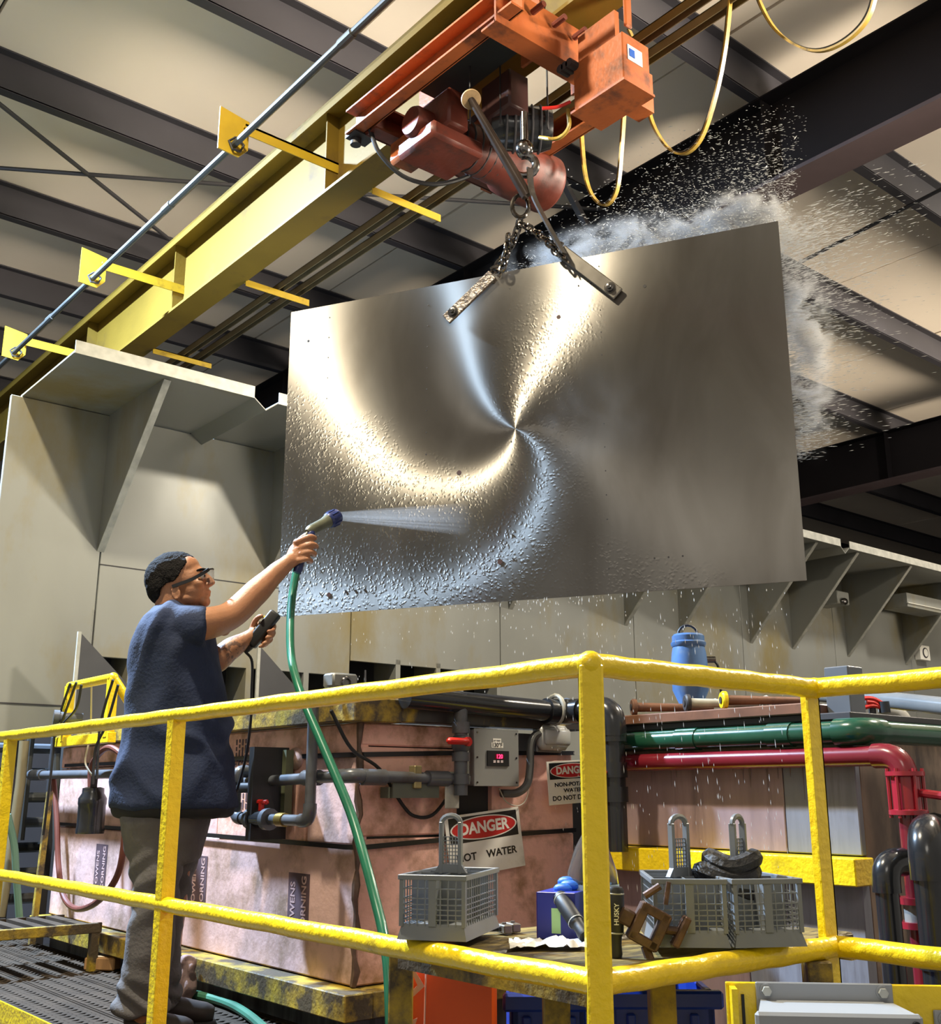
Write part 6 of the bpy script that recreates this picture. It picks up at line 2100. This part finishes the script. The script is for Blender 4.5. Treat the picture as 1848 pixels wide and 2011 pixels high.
# ------------------------------------------------------------------ grey trousers
TRO = pm('grey_canvas', (0.105, 0.100, 0.102), 0.8, var=0.25, scale=6, bump=0.25, bscale=80, dirt=(0.17, 0.165, 0.18), dscale=4, damt=0.35)
T_ = MB()
loft(T_, [row(1560, 248, 420, 0.19), row(1600, 244, 408, 0.19), row(1650, 250, 396, 0.185), row(1690, 262, 384, 0.16)], 32, 2.4)
near = [(1610, 240, 352), (1650, 248, 352), (1700, 260, 352), (1750, 264, 350), (1800, 257, 343), (1850, 250, 338), (1900, 244, 332), (1940, 235, 326), (1970, 228, 326), (1992, 222, 328)]
far = [(1610, 310, 404), (1650, 312, 398), (1700, 310, 384), (1750, 304, 371), (1800, 300, 362), (1850, 296, 354), (1900, 293, 350), (1945, 290, 350), (1975, 286, 352)]
loft(T_, [(q3((a + b_) / 2, py, -0.10), (b_ - a) / 2 * px_ * 0.98, 0.105 - 0.02 * min(1, (py - 1610) / 200)) for py, a, b_ in near], 26, 2.2)
loft(T_, [(q3((a + b_) / 2, py, 0.14), (b_ - a) / 2 * px_ * 1.04, 0.105 - 0.02 * min(1, (py - 1610) / 200)) for py, a, b_ in far], 26, 2.2)


def tfold(w_):
    v = w_.z
    u = (w_ - foot).dot(_R)
    cuff = math.exp(-((v - 0.12) / 0.10) ** 2)
    kn = math.exp(-((v - 0.52) / 0.13) ** 2)
    a = math.sin(v * 95 + u * 35 + 3 * noise.noise(w_ * 9)) * 0.010 * cuff
    b_ = math.sin(v * 62 - u * 40 + 3 * noise.noise(w_ * 7)) * 0.007 * kn
    return a + b_ + 0.007 * noise.noise(w_ * 8) + 0.003 * noise.noise(w_ * 22)


remesh(T_, 'trousers', TRO, person, 0.0095, 3, tfold)
# boots
BOOT = pm('dark_boot', (0.030, 0.024, 0.020), 0.5, var=0.3, scale=12)
for (p, dd) in (((272, 2012), -0.10), ((320, 2004), 0.17)):
    h0 = q3(p[0] - 8, p[1], dd)
    h0.z = 0.0
    tdir = (_R * 0.96 + _H * 0.28).normalized()
    bm_ = MB()
    bm_.tube([h0 + tdir * s + UPZ * z for s, z in ((-0.03, 0.05), (0.0, 0.06), (0.06, 0.062), (0.12, 0.050), (0.17, 0.042), (0.20, 0.038))], [0.035, 0.046, 0.048, 0.043, 0.040, 0.028], 16)
    bo2 = remesh(bm_, 'boot', BOOT, person, 0.008, 5)
    sp2 = [h0 + tdir * s + UPZ * 0.009 for s in (-0.03, 0.06, 0.15, 0.26)]
    MB().box((h0 + tdir * 0.085) + UPZ * 0.010, (0.25, 0.088, 0.018), Matrix.Rotation(math.atan2(tdir.y, tdir.x), 3, 'Z'), 0.008).build('sole', BLK, bo2, smooth=40)

# ------------------------------------------------------------------ spray nozzle in the right hand
NZG = pm('nozzle_khaki', (0.10, 0.105, 0.07), 0.4, var=0.25, scale=20)
NZB = pm('nozzle_blue', (0.015, 0.025, 0.11), 0.35, var=0.1)
g0_, g1_ = q3(586, 1116, HD), q3(611, 1048, HD + 0.01)
nz = thing('spray_nozzle', 'green-grey hose nozzle with a dark blue head in the worker\'s raised hand', 'nozzle', g0_)
ax = (g1_ - g0_).normalized()
MB().lathe([(0.0175, -0.02), (0.019, 0.0), (0.017, 0.02), (0.0150, 0.06), (0.0150, 0.11), (0.019, (g1_ - g0_).length), (0.012, (g1_ - g0_).length + 0.012)], g0_, ax, 16).build('grip', NZB, nz)
n0, n1 = q3(612, 1040, HD + 0.02), q3(662, 1014, HD + 0.13)
na = (n1 - n0).normalized()
Ln = (n1 - n0).length
MB().lathe([(0.012, -0.03), (0.020, -0.015), (0.022, 0.0), (0.023, Ln * 0.45), (0.030, Ln * 0.66)], n0, na, 18).build('barrel', NZG, nz)
hd2 = MB().lathe([(0.030, Ln * 0.62), (0.034, Ln * 0.68), (0.035, Ln * 0.96), (0.032, Ln), (0.024, Ln + 0.001), (0.023, Ln - 0.006), (0.004, Ln - 0.006)], n0, na, 20).build('head', NZB, nz)
for k in range(10):
    u = 2 * PI * k / 10
    a_, b_ = frame_from(na)
    o_ = a_ * math.cos(u) + b_ * math.sin(u)
    MB().bar(n0 + na * Ln * 0.70 + o_ * 0.0345, n0 + na * Ln * 0.93 + o_ * 0.0352, 0.006, 0.004).build('head_rib', NZB, hd2, smooth=0)
MB().tube(spline([n0 - na * 0.02, n0 - na * 0.045 - UPZ * 0.02, g1_ - _R * 0.018 - UPZ * 0.04], 4), 0.007, 8).build('trigger', NZG, nz)

# ------------------------------------------------------------------ pendant controller in the left hand
e0, e1 = q3(491, 1268, 0.195), q3(543, 1203, 0.195)
pd = thing('pendant_controller', 'black crane pendant controller held in the worker\'s other hand', 'controller', e0)
ax = (e1 - e0).normalized()
sx_ = ax.cross(_H).normalized()
rot = Matrix((sx_, ax, sx_.cross(ax))).transposed()
bx_ = MB().box((e0 + e1) / 2, (0.050, (e1 - e0).length, 0.040), rot, 0.010, seg=2).build('body', BLK, pd, smooth=50)
for k in range(4):
    c_ = e0 + ax * (0.04 + 0.028 * k) - sx_ * 0.025 * (1 if sx_.dot(_R) > 0 else -1)
    MB().cyl(c_, c_ - sx_ * 0.006 * (1 if sx_.dot(_R) > 0 else -1), 0.008, seg=10).build('button', (REDV, GALV, GALV, YEL)[k], bx_)
MB().lathe([(0.018, 0), (0.014, 0.02), (0.008, 0.035)], e0, -ax, 12).build('cord_boot', BLK, pd)
MB().tube(spline([e0 - ax * 0.03, q3(495, 1300, 0.20), q3(494, 1360, 0.21), q3(492, 1420, 0.22), q3(480, 1500, 0.26), q3(450, 1600, 0.30)], 6), 0.0055, 8).build('cord', BLK, pd)

# wrinkled rag stuffed against the tank base
m = MB()
for (du, dz_, r) in ((0, 0.045, 0.030), (0.012, 0.015, 0.034), (-0.012, -0.02, 0.036), (0.010, -0.055, 0.040), (-0.01, -0.085, 0.042)):
    m.sph(RAGC + _R * du + UPZ * dz_, r, 0.9, 0.9, 1.2, 12, 8)
rg = remesh(m, 'rag', pm('pinkish_rag', (0.20, 0.135, 0.125), 0.85, var=0.3, scale=15, bump=0.4), None, 0.008, 2, lambda w_: 0.016 * abs(math.sin(60 * (w_.z * 0.3 + w_.y) + 4 * noise.noise(w_ * 14))) - 0.008 + 0.012 * noise.noise(w_ * 22))
origin_to(rg, RAGC + Vector((0, 0, -0.12)))
tag(rg, 'wrinkled pinkish rag stuffed against the tank base beside the worker\'s foot', 'rag')
# ================================================================== water
S.cycles.caustics_reflective = False
S.cycles.caustics_refractive = False
S.cycles.volume_step_rate = 2.0
WAT = pm('water_drop', (0.92, 0.93, 0.92), 0.08, var=0.0, trans=0.35, ior=1.33, spec=1.0)
rnd = random.Random(11)


def drop(m, c, d, L, r):
    """teardrop: 4-sided spindle along d"""
    d = d.normalized()
    a, u = frame_from(d)
    p = [c + d * L * 0.5, c - d * L * 0.5]
    ring = [c + d * L * 0.12 + (a * math.cos(t) + u * math.sin(t)) * r for t in (0.3, 0.3 + PI / 2, 0.3 + PI, 0.3 + 1.5 * PI)]
    m.add(p + ring, [(0, 2, 3), (0, 3, 4), (0, 4, 5), (0, 5, 2), (1, 3, 2), (1, 4, 3), (1, 5, 4), (1, 2, 5)])


# fan of fine streams from the nozzle to the sheet (built as a soft cone of spray)
def jet_object():
    src = n1 + na * 0.002
    tgt = plate_hit(925, 1020, 0.03)
    ax_ = tgt - src
    L = ax_.length
    e = ax_.normalized()
    rows = [(0.018, 0.0), (0.026, 0.12 * L), (0.040, 0.35 * L), (0.058, 0.65 * L), (0.074, 0.93 * L), (0.060, L * 0.985)]
    mb_ = MB().lathe(rows, (0, 0, 0), Vector((0, 0, 1)), 20)
    mt = bpy.data.materials.new('water_fan')
    mt.use_nodes = True
    nt = mt.node_tree
    nt.nodes.remove(nt.nodes['Principled BSDF'])
    N, Lk = nt.nodes.new, nt.links.new
    tc = N('ShaderNodeTexCoord')
    sp = N('ShaderNodeSeparateXYZ')
    Lk(tc.outputs['Object'], sp.inputs[0])
    # streams: noise that only varies with the angle away from the axis
    dv = N('ShaderNodeMath')
    dv.operation = 'ADD'
    Lk(sp.outputs[2], dv.inputs[0])
    dv.inputs[1].default_value = 0.28
    iv = N('ShaderNodeMath')
    iv.operation = 'DIVIDE'
    iv.inputs[0].default_value = 1.0
    Lk(dv.outputs[0], iv.inputs[1])
    sc = N('ShaderNodeVectorMath')
    sc.operation = 'SCALE'
    cbx_ = N('ShaderNodeCombineXYZ')
    Lk(sp.outputs[0], cbx_.inputs[0])
    Lk(sp.outputs[1], cbx_.inputs[1])
    Lk(cbx_.outputs[0], sc.inputs[0])
    Lk(iv.outputs[0], sc.inputs['Scale'])
    ns = N('ShaderNodeTexNoise')
    ns.inputs['Scale'].default_value = 60
    ns.inputs['Detail'].default_value = 2
    Lk(sc.outputs[0], ns.inputs['Vector'])
    st = N('ShaderNodeMapRange')
    st.inputs['From Min'].default_value, st.inputs['From Max'].default_value = 0.45, 0.65
    st.inputs['To Min'].default_value, st.inputs['To Max'].default_value = 0.25, 1.6
    Lk(ns.outputs[0], st.inputs[0])
    fz_ = N('ShaderNodeMapRange')
    fz_.inputs['From Min'].default_value, fz_.inputs['From Max'].default_value = 0.0, L
    fz_.inputs['To Min'].default_value, fz_.inputs['To Max'].default_value = 6.0, 0.0
    Lk(sp.outputs[2], fz_.inputs[0])
    ml = N('ShaderNodeMath')
    ml.operation = 'MULTIPLY'
    Lk(st.outputs[0], ml.inputs[0])
    Lk(fz_.outputs[0], ml.inputs[1])
    v_ = N('ShaderNodeVolumeScatter')
    v_.inputs['Color'].default_value = (1, 1, 1, 1)
    v_.inputs['Anisotropy'].default_value = 0.1
    Lk(ml.outputs[0], v_.inputs['Density'])
    Lk(v_.outputs[0], nt.nodes['Material Output'].inputs['Volume'])
    o = bpy.data.objects.new('water_jet', mb_.mesh('water_jet', mt))
    COL.objects.link(o)
    M = Matrix(( *(frame_from(e)), e)).transposed().to_4x4()
    M.translation = src
    o.matrix_world = M
    tag(o, 'pale fan of fine water shooting from the nozzle onto the sheet', 'water', kind='stuff')


jet_object()

# drops thrown up over the top and right edges
m = MB()
NDROP = 19000
for k in range(NDROP):
    w_ = rnd.random()
    if w_ < 0.62:                       # over the top edge
        u = -0.15 + 1.42 * rnd.random() ** 0.62
        h_ = rnd.expovariate(1 / (0.03 + 0.16 * max(0.0, min(1.0, (u + 0.1) / 1.0))))
        v = PH / 2 - 0.02 + h_
        if h_ > 0.65:
            continue
        u += h_ * 0.25 * rnd.random()
        ang = rnd.gauss(0.15, 0.35) + (0.9 if rnd.random() < 0.4 else 0)
    else:                               # past the right edge
        v = PH / 2 - 1.05 * rnd.random() ** 1.5
        h_ = rnd.expovariate(1 / (0.04 + 0.13 * max(0.0, (v + 0.35) / 1.1)))
        if h_ > 0.62:
            continue
        u = PW / 2 - 0.01 + h_
        v += h_ * rnd.uniform(-0.15, 0.55)
        ang = rnd.gauss(0.05 + 0.25 * (v > 0.5), 0.22)
    c = on_plate(u, v, -0.03 - 0.16 * rnd.random())
    d = PLW * math.cos(ang) + UPZ * math.sin(ang) * (0.35 if w_ >= 0.62 else -0.25)
    s_ = rnd.random() ** 2.4
    r = 0.0007 + 0.0015 * s_
    drop(m, c, d, r * (rnd.uniform(5, 13) if w_ < 0.62 else rnd.uniform(8, 26)), r)
solo('spray_drops', m, WAT, 'bright water drops flying off the top and right edges of the sheet', 'water', kind='stuff', smooth=0)

# drops falling from the lower edge
m = MB()
for k in range(330):
    u = rnd.uniform(-0.95, 1.2) if rnd.random() < 0.45 else rnd.gauss(0.05, 0.28)
    fall = rnd.random() ** 2.2 * 0.95
    if k < 60:
        fall = 0.004 + 0.02 * rnd.random()
    c = on_plate(max(-1.2, min(1.22, u)), -PH / 2 - fall - 0.006, rnd.uniform(-0.02, 0.03))
    if c.z < 1.22:
        continue
    r = 0.0014 + 0.0016 * rnd.random() ** 2
    drop(m, c, -UPZ + PLW * 0.03, r * rnd.uniform(4, 9), r)
solo('falling_drops', m, WAT, 'clear water drops dripping from the lower edge of the sheet', 'water', kind='stuff', smooth=60)

# fine rain streaming down in front of the second tank
m = MB()
for k in range(420):
    u = rnd.uniform(0.15, 1.15)
    c = on_plate(u, rnd.uniform(-2.0, -0.9), rnd.uniform(-0.12, 0.05))
    if c.z < 1.22:
        c += PLN * max(0.0, (c.x - 3.33) / 0.881)
    r = 0.0007 + 0.0008 * rnd.random()
    drop(m, c, -UPZ + PLW * 0.05, r * rnd.uniform(10, 26), r)
solo('fine_drips', m, WAT, 'thin streaks of dripping water in front of the green and red pipes', 'water', kind='stuff', smooth=0)


def mist_material(dens, scale, seed, col=(1, 0.98, 0.94)):
    mt = bpy.data.materials.new('spray_mist')
    mt.use_nodes = True
    nt = mt.node_tree
    nt.nodes.remove(nt.nodes['Principled BSDF'])
    N, Lk = nt.nodes.new, nt.links.new
    tc = N('ShaderNodeTexCoord')
    ns = N('ShaderNodeTexNoise')
    ns.inputs['Scale'].default_value = scale
    ns.inputs['Detail'].default_value = 4
    ns.inputs['Distortion'].default_value = 0.8
    mp = N('ShaderNodeMapping')
    mp.inputs['Location'].default_value = (seed, seed * 0.7, 0)
    Lk(tc.outputs['Object'], mp.inputs[0])
    Lk(mp.outputs[0], ns.inputs['Vector'])
    # fade towards the outside of the domain (generated coordinates 0..1)
    sp = N('ShaderNodeVectorMath')
    sp.operation = 'SUBTRACT'
    Lk(tc.outputs['Generated'], sp.inputs[0])
    sp.inputs[1].default_value = (0.5, 0.5, 0.5)
    ln = N('ShaderNodeVectorMath')
    ln.operation = 'LENGTH'
    Lk(sp.outputs[0], ln.inputs[0])
    fd = N('ShaderNodeMapRange')
    fd.interpolation_type = 'SMOOTHSTEP'
    fd.inputs['From Min'].default_value, fd.inputs['From Max'].default_value = 0.47, 0.02
    Lk(ln.outputs['Value'], fd.inputs[0])
    tr = N('ShaderNodeMapRange')
    tr.inputs['From Min'].default_value, tr.inputs['From Max'].default_value = 0.42, 0.72
    Lk(ns.outputs[0], tr.inputs[0])
    ml = N('ShaderNodeMath')
    ml.operation = 'MULTIPLY'
    pw = N('ShaderNodeMath')
    pw.operation = 'POWER'
    Lk(fd.outputs[0], pw.inputs[0])
    pw.inputs[1].default_value = 2.2
    Lk(pw.outputs[0], ml.inputs[0])
    Lk(tr.outputs[0], ml.inputs[1])
    m2 = N('ShaderNodeMath')
    m2.operation = 'MULTIPLY'
    Lk(ml.outputs[0], m2.inputs[0])
    m2.inputs[1].default_value = dens
    vs_ = N('ShaderNodeVolumeScatter')
    vs_.inputs['Color'].default_value = (*col, 1)
    vs_.inputs['Anisotropy'].default_value = 0.5
    Lk(m2.outputs[0], vs_.inputs['Density'])
    Lk(vs_.outputs[0], nt.nodes['Material Output'].inputs['Volume'])
    return mt


def mist(label, u, v, out, su, sv, so, dens, scale, seed):
    m_ = MB().sph((0, 0, 0), 1.0, su, sv, so, 20, 12)
    o = bpy.data.objects.new('spray_mist', m_.mesh('spray_mist', mist_material(dens, scale, seed)))
    COL.objects.link(o)
    o.matrix_world = basis(on_plate(u, v, out), PLW, UPZ)
    tag(o, label, 'mist', kind='stuff')
    return o


mist('soft cloud of fine spray rising behind the top edge of the sheet', 0.50, 0.86, -0.14, 0.85, 0.26, 0.11, 190.0, 9.0, 1.0)
mist('bright dense spray bursting at the top right corner of the sheet', 1.05, 0.86, -0.14, 0.36, 0.28, 0.11, 420.0, 11.0, 4.0)
mist('thin spray haze along the right edge of the sheet', 1.30, 0.25, -0.13, 0.16, 0.62, 0.10, 150.0, 11.0, 9.0)
mist('faint drifting haze in front of the right half of the sheet', 0.35, -0.05, 0.16, 0.55, 0.45, 0.12, 1.3, 4.0, 14.0)
